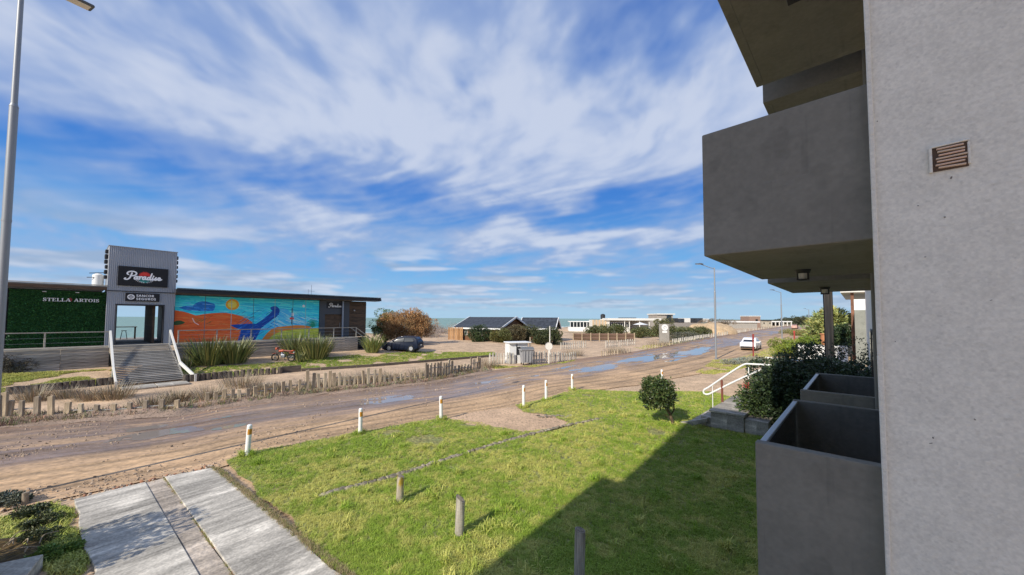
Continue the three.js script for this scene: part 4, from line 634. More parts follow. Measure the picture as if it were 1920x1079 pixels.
// ------------------------------------------------------------------ shrubs and strap-leaved plants
const FLAX = [[.14, .17, .05], [.2, .22, .07], [.09, .12, .04], [.3, .28, .1]];
{
  const f = (px, py, label, o) => { const p = GT(px, py); return flax(label, P3(p), { cols: FLAX, group: undefined, ...o }); };
  f(390, 684, 'large flax clump of arching green straps below the mural beside the ramp', { seed: 11, n: 330, r: .8, h: 2.1, w: .07 });
  f(438, 681, 'large flax clump of arching green straps, further from the ramp than its twin', { seed: 12, n: 320, r: .8, h: 2.0, w: .07 });
  f(552, 671, 'tall pale-edged flax clump rising behind the parked motorcycle', { seed: 13, n: 240, r: .6, h: 2.2, w: .07 });
  f(590, 672, 'wide dark flax clump between motorcycle and deck end', { seed: 14, n: 400, r: 1.0, h: 2.1, w: .07 });
  f(561, 680, 'small bright flax tuft at the tail of the motorcycle', { seed: 15, n: 46, r: .2, h: 1.0, w: .05 });
  f(698, 661, 'upright flax clump at the foot of the deck steps beside the dark car', { seed: 16, n: 260, r: .6, h: 1.9, w: .07, cols: [[.2, .24, .06], [.3, .32, .08], [.12, .17, .05]] });
  f(352, 689, 'small leafy clump tucked against the deck boards by the ramp rail', { seed: 17, n: 70, r: .45, h: .9, w: .05 });
  // dry beach grass and brush behind the stakes
  const dry = [[.33, .26, .18], [.42, .34, .22], [.25, .19, .15], [.2, .18, .1]], D = [[212, 748, .6, .9, 'round grey-brown dune grass mound beside the paved slabs of the ramp'], [60, 752, .5, .8, 'dry dune grass behind the tallest stakes under the street lamp'], [128, 746, .45, .6, 'dry grass mound between tall stakes and log edging'], [285, 762, .5, .55, 'low dry grass in front of the sandy path'], [395, 748, .55, .7, 'dry brush at the corner of the sandy path gap'], [452, 726, .8, .95, 'big dry dune grass mound beyond the path gap'], [490, 736, .5, .6, 'dry grass behind short stakes'], [530, 735, .5, .6, 'dry grass tuft behind the last short stakes'], [655, 722, .7, .75, 'straw grass mound behind tall and short stakes'], [730, 715, .7, .75, 'straw dune grass behind the low stretch of stakes'], [850, 702, .7, .7, 'straw grass mound behind close-set stakes'], [912, 690, .8, .9, 'grey brush filling the fence bend before the kiosk'], [590, 728, .7, .7, 'brown brush behind the first tall stakes past the path gap'], [690, 718, .7, .75, 'brown brush behind the second group of tall stakes'], [790, 708, .7, .75, 'brown brush beside the tallest single stake'], [170, 750, .5, .6, 'small straw tuft between log edging and stakes'], [330, 752, .5, .6, 'straw tuft at the edge of the sandy path'], [1075, 668, .8, .8, 'dark dry grass at the end of the low pale stakes'], [1155, 662, 1, .8, 'dry grass in the small staked bed'], [1235, 648, 1.3, .9, 'dry grass at the foot of the sign pillar']];
  D.forEach(([x, y, r, h, l], i) => { const p = GT(x, y); flax(l, P3(p), { name: 'marram_clump', seed: 200 + i, n: 420, r, h, w: .014, cols: dry, ex: 1.3, group: 'dry dune grass mounds' }); });
  const S = (name, px, py, label, o, cat = 'shrub') => { const p = GT(px, py); return bush(name, label, cat, P3(p), o); };
  S('tamarisk_bush', 762, 646, 'big feathery rust-brown tamarisk bush behind the dark hatchback', { seed: 21, r: [3.2, 1.9, 2.4], y: 2.2, clumps: 90, cr: .75, n: 26000, L: .26, W: .05, up: .9, dry: 1, cols: [[.36, .19, .08], [.42, .24, .1], [.28, .16, .08], [.45, .3, .14]], stems: 26, sr: .04 });
  S('tamarisk_bush', 722, 645, 'bright green leafy tree against the club end wall', { seed: 22, r: [1.3, 1.9, 1.2], y: 2.3, clumps: 40, cr: .6, n: 9000, L: .16, W: .09, cols: [[.09, .16, .03], [.13, .2, .04], [.06, .11, .025]], stems: 8, sr: .05 }).name = 'leafy_tree';
  S('grey_brush', 800, 632, 'bare grey-violet brush on the dune past the tamarisk', { seed: 23, r: [3, .8, 2], y: .7, clumps: 50, cr: .7, n: 7000, L: .2, W: .025, dry: 1, cols: [[.3, .25, .24], [.36, .3, .26]], stems: 12 });
  S('grey_brush', 835, 625, 'low pale brush on the dune crest before the plank gate', { seed: 24, r: [4, .9, 2], y: .6, clumps: 50, cr: .8, n: 6000, L: .2, W: .03, dry: 1, cols: [[.4, .34, .3], [.32, .27, .24]], stems: 10 });
  S('round_shrub', 898, 641, 'dense dark green round shrub in front of the first beach house', { seed: 25, r: [1.5, 1.1, 1.2], y: 1.0, clumps: 36, cr: .5, n: 8000, L: .13, W: .08, cols: [[.035, .06, .02], [.05, .085, .025]], stems: 6 });
  [[940, 642, 1.5, 1.1], [962, 642, 1.7, 1.45], [985, 641, 1.8, 1.5]].forEach(([x, y, r, h], i) => S('round_shrub', x, y, ['yellow-green shrub under the gable of the first beach house', 'brownish shrub hiding the wall between the two beach houses', 'tall olive shrub behind the white kiosk'][i], { seed: 26 + i, r: [r, h * .8, 1.2], y: h * .8, clumps: 40, cr: .55, n: 8000, L: .14, W: .08, cols: [[[.1, .11, .03], [.14, .14, .04]], [[.1, .085, .04], [.13, .1, .045]], [[.07, .08, .03], [.1, .1, .035]]][i], stems: 6 }));
  [[1015, 646, 1.4, 1.25], [1036, 646, 1.4, 1.3]].forEach(([x, y, r, h], i) => S('round_shrub', x, y, ['dark shrub beside the tall thin post', 'dark shrub behind the round road sign'][i], { seed: 31 + i, r: [r, h * .9, 1.2], y: h * .9, clumps: 36, cr: .5, n: 8000, L: .14, W: .08, cols: [[.05, .07, .025], [.08, .09, .03]], stems: 6 }));
  S('saltbush', 20, 700, 'dark leafless bush against the deck boards under the green wall', { seed: 35, r: [.8, .45, .6], y: .5, clumps: 24, cr: .3, n: 5000, L: .09, W: .03, cols: [[.07, .065, .05], [.1, .09, .06]], dry: 1 });
}
// ------------------------------------------------------------------ things on the near lawn
{ // white bollards along the lawn
  const proto = (pos, label, h) => { const t = thing('bollard', label, 'bollard', pos, 0, 'white bollards along the dirt road'); const pr = [[.062, -.06], [.062, h - .05], [.055, h - .02], [.035, h - .004], [.0, h]].map(([a, b]) => new THREE.Vector2(a, b)); part('post', new THREE.LatheGeometry(pr, 18), M.whitepaint, t); const band = new THREE.CylinderGeometry(.0645, .0645, .15, 16, 1, true, -.5, 2.2); band.translate(0, h - .19, 0); part('reflector_band', band, std({ color: lin(.6, .27, .03), roughness: .5, side: THREE.DoubleSide }), t); return t; };
  const spots = [[463, 857, .87, 'white bollard with orange reflector at the driveway corner of the lawn'], [675, 817, .87, 'second white bollard from the driveway, orange reflector near the top'], [827, 789, .9, 'third white bollard from the driveway, beside the sandy hollow'], [982, 766, .97, 'fourth white bollard from the driveway, at the tip of the lawn'], [1024, 753, .97, 'fifth white bollard from the driveway, close to the fourth'], [1073, 733, .87, 'sixth white bollard from the driveway, just before the puddles'], [1242, 723, .9, 'white bollard half hidden behind the clipped round tree']];
  spots.forEach(([x, y, h, l], i) => { const p = G(x, y); const t = proto([p.x, .0, p.z], l, h); t.rotation.set((hash(i, 1) - .5) * .04, hash(i, 2) * .8, (hash(i, 3) - .5) * .05 + (i === 0 ? -.05 : 0)); });
}
{ // weathered posts in the grass
  const post = (px, py, h, r, slant, cols, label, lich) => {
    const p = G(px, py), t = thing('wooden_post', label, 'post', [p.x, .05, p.z]); const g = cyl(r * 1.05, r, h + .1, 20, 0, (h + .1) / 2 - .1, 0); const q = g.attributes.position, top = h - .001; for (let i = 0; i < q.count; i++) if (q.getY(i) > top - .02) q.setY(i, q.getY(i) + slant * q.getX(i)); else { }
    const gg = new THREE.CylinderGeometry(r, r * 1.06, h + .1, 24, 10); gg.translate(0, h / 2 - .05, 0); const a = gg.attributes.position, c = []; for (let i = 0; i < a.count; i++) { const x = a.getX(i), y = a.getY(i), z = a.getZ(i), th = Math.atan2(z, x), n = 1 + .1 * (fbm(th * 3 + 9, y * 4, 3, 801) - .5); a.setX(i, x * n); a.setZ(i, z * n); if (y > h - .06) a.setY(i, y + slant * x); const L = lich ? sm(.45, .6, fbm(th * 2 + 20, y * 9, 3, 803)) * sm(h * .35, h * .75, y) : 0; c.push(lerp(cols[0], .62, L), lerp(cols[1], .44, L), lerp(cols[2], .06, L)); }
    gg.setAttribute('color', new THREE.Float32BufferAttribute(c, 3)); gg.computeVertexNormals(); part('shaft', gg, std({ vertexColors: true, map: woodUp, bumpMap: woodBump, bumpScale: .006, roughness: .95 }), t);
    const grain = new THREE.CylinderGeometry(r * .8, r * .8, .006, 16); grain.translate(0, h + .003, 0); const gp = grain.attributes.position; for (let i = 0; i < gp.count; i++) gp.setY(i, gp.getY(i) + slant * gp.getX(i)); part('cut_end', grain, std({ color: lin(.3, .26, .2), map: woodMap, roughness: 1 }), t); t.rotation.z = (hash(px, py) - .5) * .06; return t;
  };
  post(749, 950, .55, .07, -.25, [.62, .55, .44], 'short wooden post with yellow lichen standing in the sunlit grass', true);
  post(861, 1015, .66, .075, -.75, [.6, .56, .48], 'pale wooden post with slanted top standing in the sunlit grass');
  post(1086, 1108, .78, .072, -.2, [.5, .46, .41], 'dark weathered post standing in the shaded grass');
}
{ // old edging line across the lawn
  const P = [[600, 937], [650, 924], [760, 893], [870, 856], [1000, 818], [1060, 803], [1125, 790]].map(([x, y]) => G(x, y)), t = thing('stone_edging', 'line of half-buried grey stones and earth crossing the lawn', 'edging', [P[0].x, .06, P[0].z]), rn = mulberry(61), mats = [.34, .46, .6].map((v) => std({ color: lin(v, v * .86, v * .64), map: roofMap, roughness: 1 }));
  const sg = [1, 2, 3].map((s) => { const g = new THREE.IcosahedronGeometry(.5, 1), p = g.attributes.position; for (let i = 0; i < p.count; i++) { const n = .8 + .4 * vnoise(p.getX(i) * 3 + s * 9, p.getY(i) * 3 + p.getZ(i) * 2, 811); p.setXYZ(i, p.getX(i) * n, p.getY(i) * n, p.getZ(i) * n); } g.computeVertexNormals(); return g; });
  for (let i = 0; i + 1 < P.length; i++) { const l = P[i].distanceTo(P[i + 1]), n = Math.round(l / .11), yaw = Math.atan2(-(P[i + 1].z - P[i].z), P[i + 1].x - P[i].x); for (let k = 0; k < n; k++) { const q = P[i].clone().lerp(P[i + 1], (k + rn()) / n), m = part('stone', sg[Math.floor(rn() * 3)], mats[Math.floor(rn() * 3)], t); m.position.set(q.x - P[0].x + (rn() - .5) * .06, .012 + .012 * rn(), q.z - P[0].z + (rn() - .5) * .06); m.scale.set(.1 + .18 * rn(), .06 + .06 * rn(), .09 + .07 * rn()); m.rotation.y = yaw + (rn() - .5) * .6; } }
  const C = G(1040, 783); for (let k = 0; k < 26; k++) { const m = part('stone', sg[k % 3], mats[k % 3], t); m.position.set(C.x - P[0].x + (rn() - .5) * 1.4, -.01, C.z - P[0].z + (rn() - .5) * .35); m.scale.set(.08 + .12 * rn(), .04, .06 + .08 * rn()); m.rotation.y = rn() * 3; }
}
{ // the clipped little tree
  const n0 = (a) => Math.cos(a) * 1.3 + Math.sin(a * 2) * .5; const p = G(1262, 801), c = [-.53, 1.13, .05], t = thing('clipped_tree', 'small leaning tree with clipped glossy dark green crown on the lawn', 'tree', [p.x, .04, p.z]), rn = mulberry(71), list = [];
  part('trunk', [tube([V(0, -.1, 0), V(-.03, .2, 0), V(-.13, .45, .02), V(-.28, .68, .03), V(-.5, .95, .04)], .05, 14, 9), tube([V(-.08, .3, 0), V(-.12, .5, -.08), V(-.2, .8, -.12), V(-.3, 1.1, -.15)], .03, 10, 7), tube([V(-.1, .36, 0), V(.0, .58, .1), V(-.05, .9, .14)], .024, 10, 7), tube([V(-.02, .12, .02), V(-.2, .32, .1), V(-.34, .42, .14)], .016, 8, 6)], M.bark, t);
  const cl = []; for (let i = 0; i < 44; i++) { const a = rn() * 6.283, z = 2 * rn() - 1, q = Math.sqrt(1 - z * z), k = .62 + .4 * rn(); cl.push([c[0] + q * Math.cos(a) * .52 * k, c[1] + z * .42 * k + (z > 0 ? .03 : 0), c[2] + q * Math.sin(a) * .5 * k, .13 + .11 * rn(), .75 + .5 * rn()]); }
  for (let i = 0; i < 8200; i++) { const e = cl[Math.floor(rn() * cl.length)], a = rn() * 6.283, z = 2 * rn() - 1, q = Math.sqrt(1 - z * z), k = e[3] * Math.cbrt(.3 + .7 * rn()) * (rn() < .06 ? 1.5 : 1), n = V(q * Math.cos(a), z, q * Math.sin(a)); list.push([V(e[0] + n.x * k, e[1] + n.y * k, e[2] + n.z * k), n.clone().add(V((rn() - .5) * 1.6, (rn() - .5) * 1.2 + .15, (rn() - .5) * 1.6)), vary([[.05, .085, .025], [.075, .115, .03], [.035, .055, .02], [.12, .14, .05]][Math.floor(rn() * 4)], rn, .3).map((v) => v * e[4]), .7 + .6 * rn()]); }
  part('crown', leafMesh(list, .085, .045, rn, .3), new THREE.MeshPhysicalMaterial({ vertexColors: true, side: THREE.DoubleSide, roughness: .38 }), t);
}
// ------------------------------------------------------------------ entrance steps, handrail, hedge by the building
const BL = (lat, y, F) => { const [x, z] = bl(lat, F); return V(x, y, z); };
{
  const o = bl(-3.2, 14.4), t = thing('entrance_steps', 'low concrete entrance steps with wide landing beside the dark hedge', 'steps', [o[0], 0, o[1]], -FA), bx = (n, x0, x1, y0, y1, f0, f1, m) => part(n, rbox(x1 - x0, y1 - y0, f1 - f0, .015, (x0 + x1) / 2 + 3.2, (y0 + y1) / 2, 14.4 - (f0 + f1) / 2), m, t);
  const st = std({ color: lin(.85, .8, .73), map: slabMap, roughness: .9 });
  bx('step', -4.5, -4.16, -.1, .2, 14.02, 17.3, st); bx('step', -4.16, -3.84, -.1, .42, 14.0, 17.3, st); bx('landing', -3.84, -2.86, -.1, .62, 13.98, 17.3, st); bx('landing_slab', -3.88, -2.82, .622, .69, 13.94, 17.3, st);
  bx('side_wall', -2.85, -2.2, -.1, .55, 14.05, 17.3, st); part('side_kerb', prism([[-1.75, 0], [-1.3, .02], [-.7, .3], [-.7, .42], [-1.1, .26], [-1.75, .06]], .16).translate(0, 0, .52), st, t);
}
{
  const t = thing('handrail', 'white tubular handrail loop with rusty posts along the entrance steps', 'railing', [0, 0, 0]), F = 15.6, q = (l, y) => BL(l, y, F); t.name = 'handrail';
  part('top_rail', [tube([q(-2.3, 2.2), q(-3.0, 2.18), q(-3.1, 2.17), q(-4.35, 1.16), q(-4.52, 1.02), q(-4.5, .9), q(-4.36, .9), q(-4.2, 1.0), q(-3.45, 1.5), q(-2.6, 2.03)], .034, 60, 8)], M.whitepaint, t);
  part('post', [bar(q(-4.2, 0), q(-4.2, 1.25), .03, .03, true)], M.whitepaint, t); part('post', [bar(q(-3.86, .1), q(-3.88, 1.5), .08, .08, true)], std({ color: lin(.2, .06, .04), roughness: .8 }), t, 'rusty brown post'); part('post', [bar(q(-3.0, .6), q(-3.0, 2.1), .04, .04, true)], M.whitepaint, t);
}
{
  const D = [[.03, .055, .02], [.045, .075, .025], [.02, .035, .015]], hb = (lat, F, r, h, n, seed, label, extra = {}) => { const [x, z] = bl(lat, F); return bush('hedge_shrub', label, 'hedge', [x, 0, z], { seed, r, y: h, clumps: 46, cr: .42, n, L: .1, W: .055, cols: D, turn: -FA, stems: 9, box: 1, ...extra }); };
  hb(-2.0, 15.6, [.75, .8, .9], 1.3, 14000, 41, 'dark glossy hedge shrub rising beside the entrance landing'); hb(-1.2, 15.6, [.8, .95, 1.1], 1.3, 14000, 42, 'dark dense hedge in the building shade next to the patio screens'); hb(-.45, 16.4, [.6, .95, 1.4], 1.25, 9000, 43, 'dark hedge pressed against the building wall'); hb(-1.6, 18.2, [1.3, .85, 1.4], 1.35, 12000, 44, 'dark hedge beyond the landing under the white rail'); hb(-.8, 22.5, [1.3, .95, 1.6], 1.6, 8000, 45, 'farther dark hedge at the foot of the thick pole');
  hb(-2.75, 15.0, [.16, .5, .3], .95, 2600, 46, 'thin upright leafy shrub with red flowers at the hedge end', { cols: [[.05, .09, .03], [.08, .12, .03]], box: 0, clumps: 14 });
  const r = thing('low_rail', 'long white rail half buried in the dark hedge', 'railing'); part('rail', [bar(BL(-3.1, 2.12, 19.5), BL(.0, 1.98, 19.5), .06, .06, true)], M.whitepaint, r); for (const l of [-3.0, -1.5, -.1]) part('post', [bar(BL(l, 0, 19.5), BL(l, 2.1, 19.5), .05, .05, true)], M.whitepaint, r);
  const f = thing('flower', 'small red flower showing in the hedge by the steps', 'flower', P3(BL(-2.95, 1.5, 14.9))), rn = mulberry(47), li = []; for (let i = 0; i < 60; i++) li.push([V(rn() - .5, rn() - .5, rn() - .5).multiplyScalar(.16), V(rn() - .5, rn() - .2, rn() - .5), vary([.5, .07, .05], rn), 1]); part('petals', leafMesh(li, .05, .035, rn), M.leaf, f);
}
// ------------------------------------------------------------------ street lamps
function streetLamp(label, base, H, head, r0 = .1) {
  const t = thing('street_lamp', label, 'street lamp', [base.x, base.y, base.z], 0, 'street lamps along the dirt road'), h = head.clone().sub(base);
  part('pole', [cyl(r0, r0 * .97, H * .52, 20, 0, H * .26, 0), cyl(r0 * .98, r0 * .95, H * .22, 20, 0, H * .63, 0)], M.steel, t); part('upper_pole', [cyl(r0 * .72, r0 * .6, H * .27, 18, 0, H * .74 + H * .135, 0)], M.steel, t); part('collar', [cyl(r0 * 1.02, r0 * .74, .07, 20, 0, H * .74 + .035, 0), cyl(r0 * 1.04, r0 * 1.04, .05, 20, 0, H * .52, 0)], M.steel, t);
  part('arm', [tube([V(0, H, 0), V(h.x * .2, H + .06, h.z * .2), V(h.x * .9, h.y, h.z * .9)], .035, 10, 8)], M.steel, t);
  const d = Math.atan2(-h.z, h.x), g = new THREE.Group(); g.name = 'lamp_head'; g.position.set(h.x, h.y, h.z); g.rotation.set(0, d, .06); t.add(g); part('housing', [rbox(.72, .07, .28, .03, 0, .02, 0), rbox(.3, .06, .2, .02, -.12, .07, 0)], std({ color: lin(.1, .105, .11), roughness: .5 }), g); part('led_panel', [rbox(.4, .012, .22, .004, .1, -.02, 0)], M.offwhite, g);
  part('base_plate', [rbox(.42, .03, .42, .01, 0, .015, 0)], M.steel, t); return t;
}
streetLamp('tall grey street lamp pole standing beside the planted bed and driveway', V(-10.73, 0, -7.72), 11.2, atDepth(132, -2, 8.35), .068);
{ const b = GT(1343, 674); streetLamp('grey street lamp beside the puddles past the clipped tree', b, 8.7, V(b.x - 1.4, 9.1, b.z - .1), .09); const c = GT(1467, 640); streetLamp('distant street lamp behind the green mound shrub', c, 8.6, V(c.x - 1.4, 9, c.z - .2), .1); const d = GT(1518, 618); streetLamp('farthest pale street lamp where the road meets the trees', d, 7.6, V(d.x - 1.4, 8, d.z - .2), .16); }
// ------------------------------------------------------------------ planted bed at the corner of the driveway
{
  const p = G(46, 946); bush('saltbush', 'grey-green saltbush spilling over the road edge below the lamp', 'shrub', [G(8, 944).x, 0, G(8, 944).z], { seed: 51, r: [.45, .06, .25], y: .08, clumps: 26, cr: .09, n: 4000, L: .05, W: .025, cols: [[.16, .18, .13], [.1, .12, .08], [.22, .23, .17]] });
  [[62, 965], [80, 1010], [100, 1045], [75, 985]].forEach(([x, y], i) => { const q = G(x, y); bush('low_shrub', ['low dusty shrub beside the stump post', 'low green shrub along the shaded drive edge', 'bright green weed clump by the white kerb', 'small grey shrub behind the bare soil bed'][i], 'shrub', [q.x, 0, q.z], { seed: 55 + i, r: [.26, .05, .22], y: .06, clumps: 14, cr: .08, n: 2200, L: .05, W: .022, cols: i === 2 ? [[.12, .2, .03], [.18, .26, .05]] : [[.08, .1, .035], [.12, .13, .06]] }); });
  const s = thing('stump_post', 'small grey stump post at the corner of the planted bed', 'post', [p.x, 0, p.z]); part('shaft', cyl(.05, .045, .26, 10, 0, .1, 0), M.postwood2, s);
  const [a, b, c, d] = [[-30, 1064], [78, 1042], [48, 1079], [-30, 1100]].map(([x, y]) => G(x, y, .2)), k = thing('concrete_kerb', 'pale concrete coping corner around the bare soil bed', 'kerb', [0, 0, 0]); { const sh = new THREE.Shape([[a.x, -a.z], [b.x, -b.z], [c.x, -c.z], [d.x, -d.z]].map((q) => new THREE.Vector2(...q))), g = new THREE.ExtrudeGeometry(sh, { depth: .28, bevelEnabled: true, bevelSize: .01, bevelThickness: .01 }); g.rotateX(-Math.PI / 2); g.translate(0, -.08, 0); part('coping', metreUV(g), std({ color: lin(.8, .77, .7), map: slabMap, roughness: .9 }), k); }
  const bed = pix([[-40, 1025], [66, 1015], [82, 1040], [70, 1052], [-40, 1076]]); struct('soil_bed', region((x, z) => sdPoly(bed, x, z), -10, -5, -7.5, -5, .06, (x, z) => .05 + .06 * fbm(x * 5, z * 5, 3, 831)), std({ color: lin(.3, .2, .16), map: soilMap, bumpMap: sandBump, bumpScale: .1, roughness: 1 }));
  const tw = thing('dry_branches', 'bare pale twigs lying on the dark soil bed', 'branches', P3(G(30, 1040))), rn = mulberry(66); for (let i = 0; i < 9; i++) { const q = G(4 + 70 * rn(), 1022 + 26 * rn()).sub(tw.position), an = rn() * 6.3, l = .14 + .2 * rn(); part('twig', [tube([V(q.x, .1, q.z), V(q.x + Math.cos(an) * l * .5, .16, q.z + Math.sin(an) * l * .5), V(q.x + Math.cos(an + .4) * l, .12, q.z + Math.sin(an + .4) * l)], .008, 6, 5)], M.postwood, tw); }
  const rr = mulberry(67), rub = thing('rubble', 'broken brick and pebbles along the end of the driveway slabs', 'rubble', P3(G(260, 905)), 0); const rm = [[.4, .2, .12], [.5, .42, .34], [.3, .24, .18]].map((q) => std({ color: lin(...q), roughness: 1 })); for (let i = 0; i < 60; i++) { const t = rr(), q = G(lerp(150, 400, t), lerp(936, 877, t) - 4 * rr()).sub(rub.position), m = part('stone', new THREE.IcosahedronGeometry(1, 0), rm[Math.floor(rr() * 3)], rub); m.position.set(q.x, .02, q.z); m.scale.set(.02 + .035 * rr(), .015 + .02 * rr(), .02 + .03 * rr()); m.rotation.set(rr() * 3, rr() * 3, 0); }
  // shrub outside the frame whose shadow falls on the drive
  bush('drive_shrub', 'tall shrub beside the driveway near the house', 'shrub', [-8.3, 0, -4.35], { seed: 69, r: [.75, .8, .6], y: 1.1, clumps: 40, cr: .42, n: 11000, L: .09, W: .05, cols: [[.06, .09, .03]] });
}

{ // longer tufts and weeds scattered in the lawn, thickest round the posts
  const rn = mulberry(141), spots = [], feet = [[749, 950], [861, 1015], [1086, 1108], [463, 857], [675, 817], [827, 789], [982, 766], [1024, 753], [1073, 733], [1262, 801]].map(([x, y]) => G(x, y));
  for (const f of feet) for (let i = 0; i < 34; i++) { const a = rn() * 6.283, r = .07 + .12 * rn(); spots.push([f.x + Math.cos(a) * r, .05, f.z + Math.sin(a) * r, .9 + .9 * rn(), grassCol(f.x + a, f.z, rn, .05)]); }
  for (let k = 0; k < 260; k++) { const d = 3.6 + 14 * rn(), x = -d + rn() * d * 2, z = -d; if (lawnF(x, z) > -.15) continue; const n = 4 + Math.floor(rn() * 14), dry = rn() < .35 ? .5 : -.3, sp = .05 + .22 * rn(); for (let i = 0; i < n; i++) { const X = x + (rn() + rn() - 1) * sp, Z = z + (rn() + rn() - 1) * sp; if (lawnF(X, Z) < -.03) spots.push([X, lawnY(X, Z), Z, .9 + .8 * rn(), grassCol(X, Z, rn, dry)]); } }
  grass('lawn_weeds', 'longer grass tufts and weeds scattered over the front lawn', tuftGeo(6, 9, .085, .009, .04), spots, 143);
}

{ // loose stones and clods lying on the dirt road
  const rn = mulberry(151), g = new THREE.IcosahedronGeometry(1, 0), list = []; for (let k = 0; list.length < 5200 && k < 60000; k++) { const d = 7 + 26 * Math.pow(rn(), 1.6), x = -d * 1.4 + rn() * d * 2.2, z = -d, e = sdPoly(roadPoly, x, z); if (e > .2) continue; if (fbm(x * .8, z * .8, 3, 851) + (e > -1.2 ? .16 : 0) < .5 + .2 * rn()) continue; list.push([x, z]); }
  const m = new THREE.InstancedMesh(g, std({ roughness: 1 }), list.length), q = new THREE.Matrix4(), e = new THREE.Euler(), c = new THREE.Color(); list.forEach(([x, z], i) => { const k = .006 + .026 * Math.pow(rn(), 4); q.makeRotationFromEuler(e.set(rn() * 3, rn() * 6, rn() * 3)); q.scale(V(k * (1 + rn()), k * .7, k * (1 + .6 * rn()))); q.setPosition(x, .004, z); m.setMatrixAt(i, q); const f = .6 + .6 * rn(); m.setColorAt(i, c.setRGB(.42 * f, .32 * f, .23 * f)); });
  m.name = 'road_stones'; shadowed(m); scene.add(m); tag(m, 'small loose stones and clods scattered over the dirt road', 'stones', null, 'stuff');
}
// ------------------------------------------------------------------ vehicles
function wheel(par, x, y, z, r, w, name = 'wheel') { const g = new THREE.Group(); g.name = name; g.position.set(x, y, z); par.add(g); part('tyre', put(new THREE.TorusGeometry(r - w * .32, w * .36, 10, 28), 0, 0, 0), M.rubber, g).scale.z = 1.3; part('rim', [cyl(r * .64, r * .64, w * .7, 20, 0, 0, 0, Math.PI / 2)], std({ color: lin(.6, .6, .62), metalness: .6, roughness: .35 }), g); return g; }
function car(name, label, pos, turn, paint, o = {}) {
  const t = thing(name, label, 'car', pos, turn), k = o.k || 1, body = new THREE.MeshPhysicalMaterial({ color: paint, roughness: .5, specularIntensity: .3, clearcoat: .25, clearcoatRoughness: .1 });
  const W = 1.66, belt = .92, roof = 1.46, tap = (y) => 1 - .2 * sm(belt - .1, roof, y) - .05 * sm(.5, .2, y);
  const P = o.sedan ? [[-2.1, .35], [-2.14, .62], [-2.06, .95], [-1.5, 1.0], [-.95, 1.4], [-.2, 1.46], [.45, 1.4], [1.15, .95], [1.95, .78], [2.12, .6], [2.1, .32], [1.7, .22], [-1.7, .22]] : [[-1.82, .35], [-1.86, .65], [-1.8, .98], [-1.56, 1.3], [-1.3, 1.43], [-.5, 1.48], [.2, 1.43], [1.0, .98], [1.7, .8], [1.9, .62], [1.9, .34], [1.6, .2], [-1.5, .22]];
  const s = new THREE.Shape(); s.moveTo(...P[0]); s.splineThru(P.slice(1).map((q) => new THREE.Vector2(...q))); s.closePath();
  const ext = new THREE.ExtrudeGeometry(s, { depth: W - .16, bevelEnabled: true, bevelThickness: .08, bevelSize: .05, bevelSegments: 4, curveSegments: 6, steps: 4 }); ext.translate(0, 0, -(W - .16) / 2); const bend = (g) => { const p = g.attributes.position; for (let i = 0; i < p.count; i++) p.setZ(i, p.getZ(i) * tap(p.getY(i))); g.computeVertexNormals(); return g; };
  part('body', toCreasedNormals(bend(ext), .6), body, t);
  const win = (pts) => { const g = new THREE.ShapeGeometry(new THREE.Shape(pts.map((q) => new THREE.Vector2(...q)))); return g; };
  const sets = o.sedan ? [[[-1.2, 1.0], [-.85, 1.32], [-.3, 1.38], [-.3, .98]], [[-.24, .98], [-.24, 1.38], [.4, 1.32], [.95, .98]]] : [[[-1.45, 1.02], [-1.25, 1.33], [-.42, 1.38], [-.42, .98]], [[-.36, .98], [-.36, 1.38], [.18, 1.34], [.82, .98]]];
  for (const sd of [-1, 1]) for (const q of sets) { const g = win(q), p = g.attributes.position; for (let i = 0; i < p.count; i++) p.setZ(i, sd * (W / 2 * tap(p.getY(i)) + .012)); g.computeVertexNormals(); part('side_window', g, o.glass || M.darkglass, t).material.side = THREE.DoubleSide; }
  const quad = (a, b, wa, wb) => { const g = new THREE.BufferGeometry(); g.setAttribute('position', new THREE.Float32BufferAttribute([a[0], a[1], -wa, a[0], a[1], wa, b[0], b[1], wb, a[0], a[1], -wa, b[0], b[1], wb, b[0], b[1], -wb], 3)); g.setAttribute('uv', new THREE.BufferAttribute(new Float32Array(12), 2)); g.computeVertexNormals(); return g; };
  part('windscreen', quad(o.sedan ? [1.16, 1.02] : [1.03, 1.05], o.sedan ? [.5, 1.42] : [.3, 1.46], .66, .55), std({ color: lin(.12, .16, .19), roughness: .05, side: THREE.DoubleSide }), t);
  part('rear_window', quad(o.sedan ? [-1.55, 1.04] : [-1.83, 1.04], o.sedan ? [-1.0, 1.44] : [-1.56, 1.4], .6, .5), M.darkglass, t);
  const X = o.sedan ? 2.1 : 1.88, Xr = o.sedan ? -2.14 : -1.86; for (const z of [-.58, .58]) { part('headlight', [rbox(.3, .14, .3, .05, X - .17, .72, z)], std({ color: lin(.75, .8, .85), roughness: .15 }), t); part('tail_light', [rbox(.08, .22, .22, .03, Xr + .03, .85, z)], std({ color: lin(.35, .02, .02), roughness: .3 }), t); part('mirror', [rbox(.1, .1, .18, .04, .72, 1.02, z * 1.52)], body, t); }
  part('bumper', [rbox(.2, .2, W * .92, .06, X + .0, .4, 0)], M.black, t); part('bumper', [rbox(.2, .2, W * .92, .06, Xr + .0, .4, 0)], o.sedan ? M.black : body, t); part('number_plate', [rbox(.02, .11, .4, .005, Xr - .06, .62, 0)], M.whitepaint, t);
  for (const x of o.sedan ? [-1.3, 1.32] : [-1.15, 1.2]) for (const z of [-1, 1]) wheel(t, x, .3, z * (W / 2 - .07), .31, .2); for (const x of o.sedan ? [-1.3, 1.32] : [-1.15, 1.2]) part('wheel_arch', [cyl(.37, .37, W * .965, 22, x, .33, 0, Math.PI / 2)], M.black, t);
